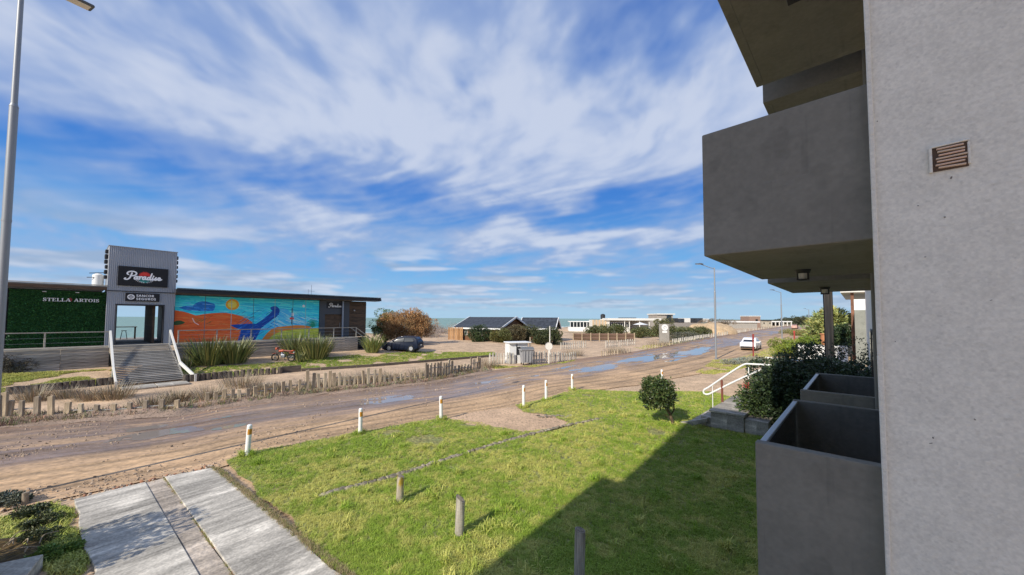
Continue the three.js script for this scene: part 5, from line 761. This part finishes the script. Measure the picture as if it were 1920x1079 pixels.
  for (const z of [-1, 1]) part('door_seam', [box(.012, .66, .01, -.39, .66, z * W / 2), box(.012, .6, .01, .8, .66, z * W / 2)], M.black, t);
  t.scale.setScalar(k); return t;
}
{ const p = GT(756, 658); car('hatchback', 'dark blue hatchback parked on the sand beside the club lawn', [p.x, p.y, p.z], Math.PI - .12, lin(.007, .013, .032), { k: .98 }); }
{ const p = G(1413, 657.5); car('sedan', 'small white car driving away past the red sign post', [p.x + .5, .01, p.z - 1.2], 48 * R, lin(.8, .81, .82), { sedan: 1 }); }
{ const p = G(1491, 617); const t = car('estate_car', 'distant brown and white vehicle far down the dirt road', [p.x, .01, p.z], 46 * R, lin(.55, .33, .26), { k: 1.1 }); }
{ // motorcycle
  const p = GT(531, 678), t = thing('motorcycle', 'small red and black motorcycle parked before the flax clumps', 'motorcycle', [p.x, p.y, p.z], Math.PI - .06), red = std({ color: lin(.5, .1, .05), roughness: .35 });
  for (const [x, n] of [[.68, 'front_wheel'], [-.62, 'rear_wheel']]) { const g = new THREE.Group(); g.name = n; g.position.set(x, .3, 0); t.add(g); part('tyre', new THREE.TorusGeometry(.27, .045, 8, 28), M.rubber, g); const sp = [cyl(.05, .05, .1, 10, 0, 0, 0, Math.PI / 2)]; for (let i = 0; i < 10; i++) { const a = i * .628; sp.push(bar(V(0, 0, 0), V(Math.cos(a) * .24, Math.sin(a) * .24, 0), .01)); } part('spokes', sp, M.galv, g); }
  part('frame', [bar(V(.4, .85, 0), V(-.1, .4, 0), .05, .05, true), bar(V(-.1, .4, 0), V(-.62, .3, 0), .05, .05, true), bar(V(.35, .78, 0), V(-.7, .72, 0), .05, .05, true), bar(V(-.35, .7, .08), V(-.62, .3, .1), .035, .035, true), bar(V(-.35, .7, -.08), V(-.62, .3, -.1), .035, .035, true)], M.black, t);
  part('fork', [bar(V(.44, .95, .08), V(.68, .3, .08), .035, .035, true), bar(V(.44, .95, -.08), V(.68, .3, -.08), .035, .035, true)], M.galv, t); part('engine', [rbox(.34, .26, .24, .05, .02, .42, 0), cyl(.09, .08, .22, 12, .1, .58, 0, 0, 0, -.5)], M.galv, t); part('fuel_tank', [rbox(.42, .18, .24, .08, .16, .82, 0, 0, 0, -.1)], red, t); part('seat', [rbox(.62, .09, .24, .04, -.34, .82, 0, 0, 0, .08)], std({ color: lin(.3, .1, .07), roughness: .7 }), t); part('tail', [rbox(.3, .09, .2, .03, -.7, .82, 0, 0, 0, -.2)], red, t); part('headlamp_fairing', [rbox(.16, .22, .24, .06, .55, .98, 0, 0, 0, .2)], red, t); part('handlebar', [tube([V(.34, 1.1, .36), V(.44, 1.05, .12), V(.44, 1.05, -.12), V(.34, 1.1, -.36)], .018, 12, 6)], M.black, t); part('mudguard', [rbox(.34, .03, .12, .01, .7, .62, 0, 0, 0, -.15), rbox(.4, .03, .14, .01, -.66, .64, 0, 0, 0, .15)], red, t); part('exhaust', [cyl(.045, .05, .6, 10, -.45, .36, .16, 0, 0, 1.45)], M.chrome, t); part('side_stand', [bar(V(0, .3, .1), V(.05, 0, .3), .02)], M.black, t); part('number_plate', [rbox(.02, .13, .2, .004, -.86, .7, 0, 0, 0, .3)], M.whitepaint, t);
}
// ------------------------------------------------------------------ kiosk, bin, signs
{
  const p = GT(968, 684), D = -p.z + 1.2, c = atDepth(968, 684, D), t = thing('kiosk', 'small white kiosk with flat roof and dark hatch behind the stake fence', 'kiosk', [c.x, hgt(c.x, c.z), c.z], .35); const w = (n, m, ...g) => part(n, g, m, t);
  w('wall', M.whitepaint, box(.06, 1.7, 1.0, -.82, .85, 0), box(.6, 1.7, .06, -.5, .85, .5), box(1.7, 1.7, .06, 0, .85, -.5), box(.06, 1.7, 1.0, .82, .85, 0), box(.9, .7, .06, .36, .35, .5), box(.9, .3, .06, .36, 1.55, .5)); w('roof', M.whitepaint, rbox(2.05, .1, 1.4, .03, .08, 1.76, .06)); w('hatch', M.charcoal, box(.34, .9, .03, -.02, 1.0, .46)); w('window', M.darkglass, box(.36, .36, .02, .5, 1.15, .5)); w('window_panel', M.offwhite, box(.6, .7, .04, .5, 1.05, .47)); w('roof_post', M.galv, bar(V(.98, 0, .66), V(.98, 1.7, .66), .05));
}
{
  const p = G(987, 684), t = thing('wheeled_bin', 'big grey wheeled refuse container with sloping front at the road edge', 'bin', [p.x, 0, p.z], .3), gm = std({ color: lin(.33, .33, .34), roughness: .6 });
  const g = new THREE.BoxGeometry(1.0, 1.05, .8, 1, 1, 1), q = g.attributes.position; for (let i = 0; i < q.count; i++) if (q.getY(i) < 0) { q.setX(i, q.getX(i) * .8); q.setZ(i, q.getZ(i) * .72); } g.computeVertexNormals(); g.translate(0, .7, 0); part('body', metreUV(g), gm, t); part('rib', [-.3, 0, .3].map((x) => rbox(.07, .9, .06, .02, x * .9, .7, .36, .1)), gm, t); part('rim', [rbox(1.1, .08, .9, .03, 0, 1.22, 0)], gm, t); const l = new THREE.CylinderGeometry(.44, .44, 1.06, 20, 1, false, 0, Math.PI); l.rotateZ(Math.PI / 2); l.rotateX(Math.PI / 2); l.scale(1, .45, 1); l.translate(0, 1.25, 0); part('lid', l, std({ color: lin(.16, .165, .17), roughness: .6, side: THREE.DoubleSide }), t); for (const [x, z] of [[-.36, .26], [.36, .26], [-.36, -.26], [.36, -.26]]) part('castor', [cyl(.09, .09, .05, 14, x, .09, z, 0, 0, Math.PI / 2), rbox(.06, .1, .06, .01, x, .19, z)], M.rubber, t);
}
{
  const p = G(1029, 682), t = thing('round_sign', 'white round sign on pale post beside the low stakes', 'sign', [p.x, 0, p.z]); part('post', [rbox(.1, 1.2, .08, .015, 0, .58, 0)], M.offwhite, t); part('disc', [put(new THREE.CylinderGeometry(.32, .32, .03, 8), 0, 1.45, .03, Math.PI / 2)], M.offwhite, t); part('disc_rim', [put(new THREE.TorusGeometry(.31, .018, 6, 32), 0, 1.45, .05)], std({ color: lin(.55, .5, .48) }), t);
  const b = GT(1031, 666), u = thing('thin_post', 'thin pale pole standing behind the round sign', 'post', [b.x, 0, b.z]); part('shaft', [cyl(.06, .05, 3.0, 10, 0, 1.5, 0)], M.offwhite, u); const c = GT(994, 668), v = thing('timber_post', 'grey timber post behind the wheeled bin', 'post', [c.x, 0, c.z]); part('shaft', [rbox(.16, 1.9, .14, .02, 0, .93, 0)], M.postwood2, v);
  const r = G(1413, 672), s = thing('red_sign_post', 'dark red road sign post with white arrow board near the driving car', 'sign', [r.x, 0, r.z]); part('post', [bar(V(0, 0, 0), V(0, 2.35, 0), .09)], std({ color: lin(.3, .05, .04), roughness: .6 }), s); part('top_board', [rbox(.16, .5, .05, .01, 0, 2.1, .05)], std({ color: lin(.3, .05, .04), roughness: .6 }), s); part('arrow_board', [rbox(.62, .14, .03, .01, .36, 1.55, .03)], M.whitepaint, s);
  const e = G(1490, 638), k = thing('red_marker', 'small red marker post at the bend of the road', 'post', [e.x, 0, e.z]); part('shaft', [bar(V(0, 0, 0), V(0, 1.5, 0), .16)], std({ color: lin(.4, .06, .05) }), k); part('cap', [rbox(.3, .4, .1, .02, 0, 1.5, 0)], std({ color: lin(.5, .08, .06) }), k);
}
// ------------------------------------------------------------------ houses and pavilions along the shore
function site(name, label, category, depth, x0, x1, group) { const a = atDepth((x0 + x1) / 2, 640, depth), y = hgt(a.x, -depth), t = thing(name, label, category, [a.x, y, -depth], 0, group); t.L = (px, py) => { const q = atDepth(px, py, depth); return [q.x - a.x, q.y - y]; }; t.B = (n, m, px0, px1, py0, py1, th, z = 0, par = t, r = .02) => { const [xa, ya] = t.L(px0, py1), [xb, yb] = t.L(px1, py0); return part(n, rbox(xb - xa, yb - ya, th, r, (xa + xb) / 2, (ya + yb) / 2, z - th / 2), m, par); }; return t; }
function gable(label, depth, o) {                                       // o in metres: roof ridge along x
  const a = atDepth(o.px, 640, depth), y = hgt(a.x, -depth), t = thing('beach_house', label, 'house', [a.x, y, -depth], o.turn || 0); const { w, l, eave, ridge } = o, pitch = Math.atan2(ridge - eave, w / 2), sl = w / 2 / Math.cos(pitch) + .5;
  part('wall', [box(l, eave, .15, 0, eave / 2, w / 2), box(l, eave, .15, 0, eave / 2, -w / 2), prism([[-w / 2, 0], [w / 2, 0], [w / 2, eave], [0, ridge], [-w / 2, eave]], .15).rotateY(Math.PI / 2).translate(l / 2, 0, 0), prism([[-w / 2, 0], [w / 2, 0], [w / 2, eave], [0, ridge], [-w / 2, eave]], .15).rotateY(Math.PI / 2).translate(-l / 2, 0, 0)], M.redwood, t);
  const rf = part('roof', [1, -1].map((s) => box(l + 1.2, .1, sl, 0, (eave + ridge) / 2 + .02 - .12, s * (w / 4 + .18), s * pitch)), M.roof, t);
  for (const e of [1, -1]) part('fascia', [1, -1].map((s) => bar(V(e * (l / 2 + .61), ridge + .02, 0), V(e * (l / 2 + .61), eave - .32, s * (w / 2 + .52)), .09, .24)), M.whitepaint, rf); part('fascia', [1, -1].map((s) => rbox(l + 1.22, .2, .06, .01, 0, eave - .28, s * (w / 2 + .55))), M.whitepaint, rf);
  for (const x of o.wins) { const wd = part('window', [rbox(1.0, .9, .05, .01, x, eave * .58, w / 2 + .08)], M.offwhite, t); part('pane', [rbox(.84, .74, .02, .004, x, eave * .58, w / 2 + .115)], M.darkglass, wd); }
  const dr = part('gable_window', [rbox(.05, .9, 1.1, .01, l / 2 + .09, eave * .6, .5)], M.whitepaint, t); part('pane', [rbox(.02, .74, .9, .004, l / 2 + .125, eave * .6, .5)], M.darkglass, dr); return t;
}
gable('timber beach house with low dark roof and white fascia boards', 58, { px: 922, l: 8.2, w: 7, eave: 2.1, ridge: 3.5, turn: -.62, wins: [-2.4, .6] });
gable('smaller red timber beach house with steep dark roof and white gable trim', 60, { px: 1013, l: 4.8, w: 4.2, eave: 2.0, ridge: 3.45, turn: -.3, wins: [-1, 1] });
{ const t = site('plank_gate', 'tall orange plank gate closing the sandy yard of the beach house', 'gate', 56, 838, 870); for (let i = 0; i < 9; i++) { const a = 840 + i * 3.1; t.B('plank', i % 3 ? M.orangewood : std({ color: lin(.5, .28, .13), map: woodUp, roughness: .85 }), a, a + 2.9, 614 + (i % 2) * .7, 639, .06, (i % 2) * .02); } t.B('rail', M.brownwood, 840, 868, 619, 620.4, .05, -.08); const w = site('garden_wall', 'brown timber wall with white meter box beside the plank gate', 'wall', 56.5, 868, 885); for (let i = 0; i < 5; i++) w.B('board', M.brownwood, 868, 890, 616 + i * 4.5, 620.2 + i * 4.5, .06); w.B('meter_box', M.whitepaint, 870, 877, 621, 625, .1, .12); }
{ // glazed pavilion with parasol, its deck, and the terraces next to it
  const t = site('glazed_pavilion', 'long cream pavilion with glazed front and flat roof by the shore', 'building', 92, 1141, 1236);
  t.B('back_wall', M.offwhite, 1141, 1236, 601, 636, .2, -6); t.B('roof', M.offwhite, 1138, 1238, 597.5, 601.2, 7, .8, t, .05); t.B('roof_edge', M.charcoal, 1168, 1196, 596, 598.4, 3, -1); t.B('side_wall', M.offwhite, 1141, 1143, 601, 636, 6, 0); t.B('floor', M.offwhite, 1140, 1236, 627, 637, 6.5, .5);
  for (let i = 0; i < 9; i++) { const x = 1143 + i * 4.2, w = t.B('window', M.whitepaint, x, x + 3.9, 604, 616, .08, -.4); t.B('pane', M.darkglass, x + .4, x + 3.5, 605, 614, .02, -.36, w, .004); } t.B('parapet', M.whitepaint, 1142, 1181, 616, 627, .1, -.45); for (const x of [1141, 1170, 1179, 1198, 1216, 1235]) t.B('column', M.offwhite, x, x + 1.3, 601, 628, .16, .4); t.B('counter', M.brownwood, 1186, 1214, 617, 627, 1, -2);
  const p = site('parasol', 'white parasol open on the terrace of the glazed pavilion', 'parasol', 89, 1186, 1216), c = new THREE.ConeGeometry(1.9, .55, 8); c.translate(p.L(1201, 607)[0], p.L(1201, 607)[1], 0); part('canopy', c, M.whitepaint, p); part('pole', [bar(V(p.L(1201, 607)[0], 0, 0), V(p.L(1201, 607)[0], p.L(1201, 607)[1], 0), .07)], M.brownwood, p);
  const s = site('slatted_hut', 'cream slatted hut next to the glazed pavilion', 'building', 94, 1110, 1141); for (let i = 0; i < 10; i++) s.B('slat', i % 2 ? M.palewood : std({ color: lin(.8, .62, .42), map: woodUp }), 1111 + i * 3, 1113.8 + i * 3, 600, 632, .08); s.B('body', M.offwhite, 1111, 1141, 600.4, 632, 4, -.1);
  const k = site('black_tank', 'black water tank standing above the slatted hut', 'tank', 97, 1126, 1135); const [tx, ty] = k.L(1130.5, 599); part('tank_body', [cyl(.6, .6, 1.1, 18, tx, ty + .65, 0), cyl(.6, .2, .2, 18, tx, ty + 1.3, 0)], M.black, k); part('stand', [box(1.3, ty, 1.3, tx, ty / 2, 0)], M.offwhite, k);
  const g = site('glass_terrace', 'white framed glass terrace beside the second beach house', 'building', 98, 1068, 1108); g.B('base', M.whitepaint, 1068, 1108, 614, 632, 3, 0); g.B('roof', M.whitepaint, 1068, 1108, 602.5, 604, 3.2, .1); for (let i = 0; i < 7; i++) { g.B('frame_post', M.whitepaint, 1069 + i * 6.2, 1070 + i * 6.2, 604, 614, .12, 0); if (i < 6) g.B('pane', M.darkglass, 1070.2 + i * 6.2, 1075 + i * 6.2, 604.4, 613.6, .03, -.04, g, .005); }
  const d = site('deck_railing', 'brown horizontal board railing round the garden before the pavilions', 'fence', 62, 1074, 1190); for (let i = 0; i < 4; i++) d.B('board', i % 2 ? M.brownwood : std({ color: lin(.25, .16, .12), map: woodMap }), 1075, 1190, 626 + i * 3.2, 628.7 + i * 3.2, .05); for (let i = 0; i < 8; i++) d.B('post', M.postwood, 1074 + i * 16.4, 1075.8 + i * 16.4, 624.5, 645, .12, .08);
  const u = site('upper_storey_block', 'pale concrete block with roof terrace rising behind the pavilion', 'building', 108, 1232, 1264); u.B('wall', std({ color: lin(.5, .45, .4), map: paintMap }), 1233, 1262, 590, 636, 7, 0); u.B('roof_slab', M.offwhite, 1231, 1265, 588.4, 590.4, 8, .4); u.B('window', M.darkglass, 1250, 1259, 592, 597, .1, .05); u.B('window', M.darkglass, 1237, 1245, 600, 606, .1, .05);
  const v = site('long_dark_building', 'long low grey building with dark upper band behind the planting', 'building', 104, 1262, 1332); v.B('wall', std({ color: lin(.36, .33, .31), map: paintMap }), 1262, 1316, 605, 634, 6, 0); for (let i = 0; i < 6; i++) v.B('roof_panel', [M.charcoal, M.roof, M.offwhite][i % 3], 1260 + i * 11.6, 1271.2 + i * 11.6, 597 + (i % 2), 605, 5, .1 + .05 * (i % 2));
  const m = site('sign_pillar', 'grey pillar with round white sign by the road verge', 'sign', 58, 1236, 1258); m.B('pillar', std({ color: lin(.45, .42, .38), map: paintMap }), 1238, 1255, 608, 648, .4, 0); const [mx, my] = m.L(1246.5, 614.5); part('disc', [put(new THREE.CylinderGeometry(.5, .5, .06, 24), mx, my, .05, Math.PI / 2)], M.whitepaint, m); part('disc_mark', [put(new THREE.TorusGeometry(.2, .035, 6, 20, 4.4), mx, my, .09)], std({ color: lin(.45, .45, .45) }), m); m.B('plaque', M.whitepaint, 1242, 1251, 621, 625, .05, .05);
  const tall = site('low_white_hall', 'very long white roofed hall beyond the dune', 'building', 150, 1360, 1422); tall.B('wall', std({ color: lin(.5, .47, .43), map: paintMap }), 1362, 1420, 605, 618, 8, 0); tall.B('roof', M.whitepaint, 1352, 1424, 603, 605, 9, .5); const tb = site('brown_block', 'square brown block building past the white hall', 'building', 160, 1404, 1428); tb.B('wall', std({ color: lin(.42, .28, .22), map: paintMap }), 1405, 1426, 593.5, 618, 6, 0); tb.B('window', M.darkglass, 1417, 1421, 599, 603, .1, .1); tb.B('parapet', M.offwhite, 1404, 1427, 592.6, 593.8, 6.2, .1);
  const cn = site('white_canopy', 'distant white canopy with open front at the end of the road', 'building', 210, 1446, 1486); cn.B('roof', M.whitepaint, 1446, 1486, 602.6, 604.4, 8, 0); for (let i = 0; i < 6; i++) cn.B('column', M.offwhite, 1447 + i * 7.4, 1448.2 + i * 7.4, 604.2, 614, .4, 0); cn.B('back_wall', M.charcoal, 1448, 1485, 604.6, 613, .3, -6);
  [[1430, 1440], [1441, 1447], [1296, 1310]].forEach(([a, b], i) => { const h = site('small_house', ['tiny pale house beside the brown block', 'tiny cream hut next to the white canopy', 'flat roofed hut on the dune behind the long grey building'][i], 'house', i < 2 ? 190 : 120, a, b); h.B('wall', std({ color: lin(.62, .55, .45), map: paintMap }), a, b, 602, 616, 5, 0); h.B('roof', M.charcoal, a - .6, b + .6, 600.4, 602.2, 5.6, .3); h.B('window', M.darkglass, a + 2, a + 4, 605, 608, .1, .06); });
}
{ // planting of the pavilions, dune mound, far trees
  const sh = (px, py, depth, label, o, name = 'garden_shrub') => { const a = atDepth(px, py, depth); return bush(name, label, o.cat || 'shrub', [a.x, hgt(a.x, -depth), -depth], { stems: 5, ...o }); };
  const gr = [[.08, .11, .035], [.12, .14, .05], [.16, .15, .06]], rn = mulberry(99);
  [[1118, 'olive shrub before the slatted hut'], [1135, 'spiky palm-like shrub before the slatted hut'], [1160, 'green shrub under the pavilion windows'], [1200, 'brown-green shrub before the parasol terrace'], [1222, 'dark shrub at the pavilion corner'], [1244, 'tall green shrub rising behind the sign pillar'], [1275, 'leafy shrub beside the sign pillar'], [1295, 'bright shrub before the long grey building'], [1315, 'grey shrub near the dune mound']].forEach(([x, l], i) => sh(x, 630, i === 5 ? 66 : 74 + 4 * (i % 3), l, { seed: 301 + i, r: [1.9, i === 5 ? 1.8 : .85, 1.2], y: i === 5 ? 2.2 : 1.0, clumps: 30, cr: .6, n: 5000, L: .22, W: .1, cols: gr, group: 'shrubs of the shore gardens' }));
  for (let i = 0; i < 9; i++) { const x = 1268 + i * 9, y = 641 - i * 1.9, p = GT(x, y - 2); bush('verge_shrub', 'grey green shrub in the row along the far side of the road', 'shrub', [p.x, p.y, p.z], { seed: 330 + i, r: [1.6, .5, 1], y: .6, clumps: 20, cr: .45, n: 2600, L: .2, W: .06, cols: [[.12, .12, .09], [.2, .19, .14], [.08, .09, .05]], stems: 4, group: 'shrubs in the row along the road' }); }
  const q = atDepth(1328, 610, 96), mo = new THREE.SphereGeometry(1, 40, 14, 0, 6.283, 0, 1.571), mp = mo.attributes.position; for (let i = 0; i < mp.count; i++) { const n = 1 + .35 * (fbm(mp.getX(i) * 2 + 5, mp.getZ(i) * 2 + mp.getY(i), 3, 841) - .5); mp.setXYZ(i, mp.getX(i) * 6.5 * n, mp.getY(i) * 3.3 * n, mp.getZ(i) * 5 * n); } mo.computeVertexNormals(); mo.translate(q.x + 1, hgt(q.x, -96) - .3, -96); struct('dune_mound', metreUV(mo), std({ color: lin(.78, .6, .38), map: sandMap, roughness: 1 }));
  sh(1345, 606, 98, 'dark dry brush crowning the dune mound', { seed: 345, r: [5, .7, 2], y: 2.9, clumps: 40, cr: .6, n: 5000, L: .3, W: .04, dry: 1, cols: [[.2, .15, .1], [.26, .2, .14]], stems: 8 }, 'grey_brush');
  const tr = [[1432, 230, 3.2], [1460, 260, 4], [1476, 270, 5], [1495, 230, 5.2], [1508, 250, 6], [1522, 240, 5], [1535, 200, 5.5], [1550, 180, 6.5], [1564, 170, 6]];
  tr.forEach(([x, d, h], i) => { const a = atDepth(x, 606, d); bush('distant_tree', ['distant dark tree behind the small pale house', 'distant dark tree behind the white canopy', 'rounded dark tree rising over the canopy', 'broad dark tree where the road ends', 'grey-green tree above the far vehicle', 'dark tree beside the farthest lamp', 'olive tree on the far bank', 'dark tree on the bank above the road', 'tall dark tree beyond the thick pole'][i], 'tree', [a.x, hgt(a.x, -d) - .5, -d], { seed: 360 + i, r: [h * .9, h * .45, h * .7], y: h * .6, clumps: 30, cr: h * .24, n: 3500, L: .6, W: .35, cols: [[.05, .065, .03], [.08, .09, .045], [.1, .1, .06]], stems: 5, sr: .12, group: 'trees at the far end of the road' }); });
}
{ // the verge beyond the hedge: mound of bright shrubs, silver plants, pole, neighbour
  const W = (px, py, label, o, name) => { const p = GT(px, py); return bush(name, label, 'shrub', [p.x, p.y, p.z], o); }; const br = [[.2, .27, .03], [.27, .33, .045], [.14, .2, .03]];
  W(1478, 668, 'bright green mounded ground-cover shrub on the verge behind the hedge', { seed: 401, r: [1.6, .75, 1.4], y: .8, clumps: 50, cr: .45, n: 11000, L: .12, W: .05, cols: br, up: .4 }, 'mound_shrub'); W(1520, 668, 'second bright green mounded shrub, closer to the thick pole', { seed: 402, r: [1.5, .85, 1.4], y: .9, clumps: 50, cr: .45, n: 11000, L: .12, W: .05, cols: br, up: .4 }, 'mound_shrub');
  [[1372, 684], [1395, 682], [1418, 680]].forEach(([x, y], i) => W(x, y, ['silvery cushion plant by the lamp post', 'silvery cushion plant between the lamp and the handrail', 'silvery cushion plant above the white handrail'][i], { seed: 410 + i, r: [.7, .2, .5], y: .22, clumps: 20, cr: .2, n: 3500, L: .07, W: .03, cols: [[.3, .32, .27], [.4, .42, .35], [.22, .25, .18]] }, 'silver_plant'));
  [[1500, 630, 3], [1525, 628, 3], [1545, 632, 2.4], [1480, 626, 2.5]].forEach(([x, y, r], i) => W(x, y, ['yellow-green scrub on the bank past the mounded shrubs', 'tawny scrub on the bank below the far trees', 'golden scrub against the thick pole', 'low scrub at the bend of the road'][i], { seed: 420 + i, r: [r, .5, 1.6], y: .5, clumps: 40, cr: .6, n: 6000, L: .2, W: .06, cols: [[.25, .23, .07], [.32, .27, .1], [.18, .19, .06]], dry: 1 }, 'bank_scrub'));
  const b = bl(-1.08, 22), t = thing('utility_pole', 'thick grey-brown concrete utility pole with cables behind the balconies', 'pole', [b[0], 0, b[1]]); const g = new THREE.CylinderGeometry(.14, .17, 9.5, 24, 6); g.translate(0, 4.75, 0); part('shaft', g, std({ color: lin(.8, .7, .6), map: barkMap, roughness: .95 }), t); part('cable', [tube([V(-.3, 0, .1), V(-.28, 3, .12), V(-.3, 6.2, .1)], .02, 12, 6)], M.black, t); part('cable', [tube([V(.19, 0, 0), V(.2, 3.5, 0), V(.19, 8, 0)], .025, 12, 6)], M.black, t); part('band', [cyl(.165, .165, .06, 20, 0, 5.9, 0)], M.galv, t);
  const c0 = V(b[0], 5.95, b[1]), c1 = BL(.2, 5.8, 24.5), k = thing('overhead_cable', 'thin black service cable from the pole to the building', 'cable', [0, 0, 0]); part('wire', [tube([c0, c0.clone().lerp(c1, .5).setY(5.82), c1], .025, 12, 6)], M.black, k);
  const o = bl(1.4, 46), h = thing('neighbour_house', 'white house with brick pillar and grey wall beyond the hedge', 'house', [o[0], 0, o[1]], -FA), HB = (n, m, x0, x1, y0, y1, f0, f1) => part(n, rbox(x1 - x0, y1 - y0, f1 - f0, .02, (x0 + x1) / 2 - 1.4, (y0 + y1) / 2, 46 - (f0 + f1) / 2), m, h);
  HB('wall', M.whitepaint, .5, 6, 0, 6.2, 46, 60); HB('cornice', M.offwhite, -1.3, 2, 6.2, 6.7, 44, 60); HB('brick_pillar', M.brick, -.64, -.42, 0, 6.2, 44.4, 44.9); HB('grey_wall', std({ color: lin(.33, .34, .3), map: paintMap }), -.4, .5, 0, 4.6, 42, 46); HB('garden_wall', M.whitepaint, -4.4, -.9, 0, 1.5, 43.2, 43.5); HB('roof_edge', M.charcoal, -.6, 3, 6.75, 7.3, 46, 60); HB('parapet', M.whitepaint, -.44, 1.2, 4.62, 5.6, 44.4, 44.7);
  const ag = BL(-2.2, 1.2, 48); bush('agave_thicket', 'tall pale yellow-green thicket rising behind the white garden wall', 'shrub', [ag.x, .6, ag.z], { seed: 440, r: [1.6, 1.7, 1.4], y: 2.4, clumps: 60, cr: .6, n: 5000, L: .5, W: .1, cols: [[.34, .36, .1], [.44, .44, .16], [.2, .24, .07]], up: .3 }); const dk = BL(-1.3, 1.2, 45.5); bush('round_shrub', 'dark green round shrub beside the brick pillar', 'shrub', [dk.x, .8, dk.z], { seed: 441, r: [.9, .9, .8], y: 1.4, clumps: 30, cr: .45, n: 5000, L: .15, W: .09, cols: [[.03, .06, .02], [.05, .08, .03]] });
  const pt = BL(-2.3, 1.5, 43.4), pot = thing('clay_pot', 'orange clay pot standing on the white garden wall', 'pot', [pt.x, 1.5, pt.z]); part('bowl', new THREE.LatheGeometry([[.0, 0], [.3, 0], [.45, .45], [.4, .9], [.48, 1.0], [.4, 1.0], [.34, .9]].map((q) => new THREE.Vector2(...q)), 20), std({ color: lin(.5, .22, .1), roughness: .85 }), pot); part('rim', put(new THREE.TorusGeometry(.44, .05, 8, 24), 0, 1, 0, Math.PI / 2), std({ color: lin(.5, .22, .1), roughness: .85 }), pot);
}
scene.traverse((o) => { if (o.isMesh) shadowed(o); });
renderer.render(scene, camera);
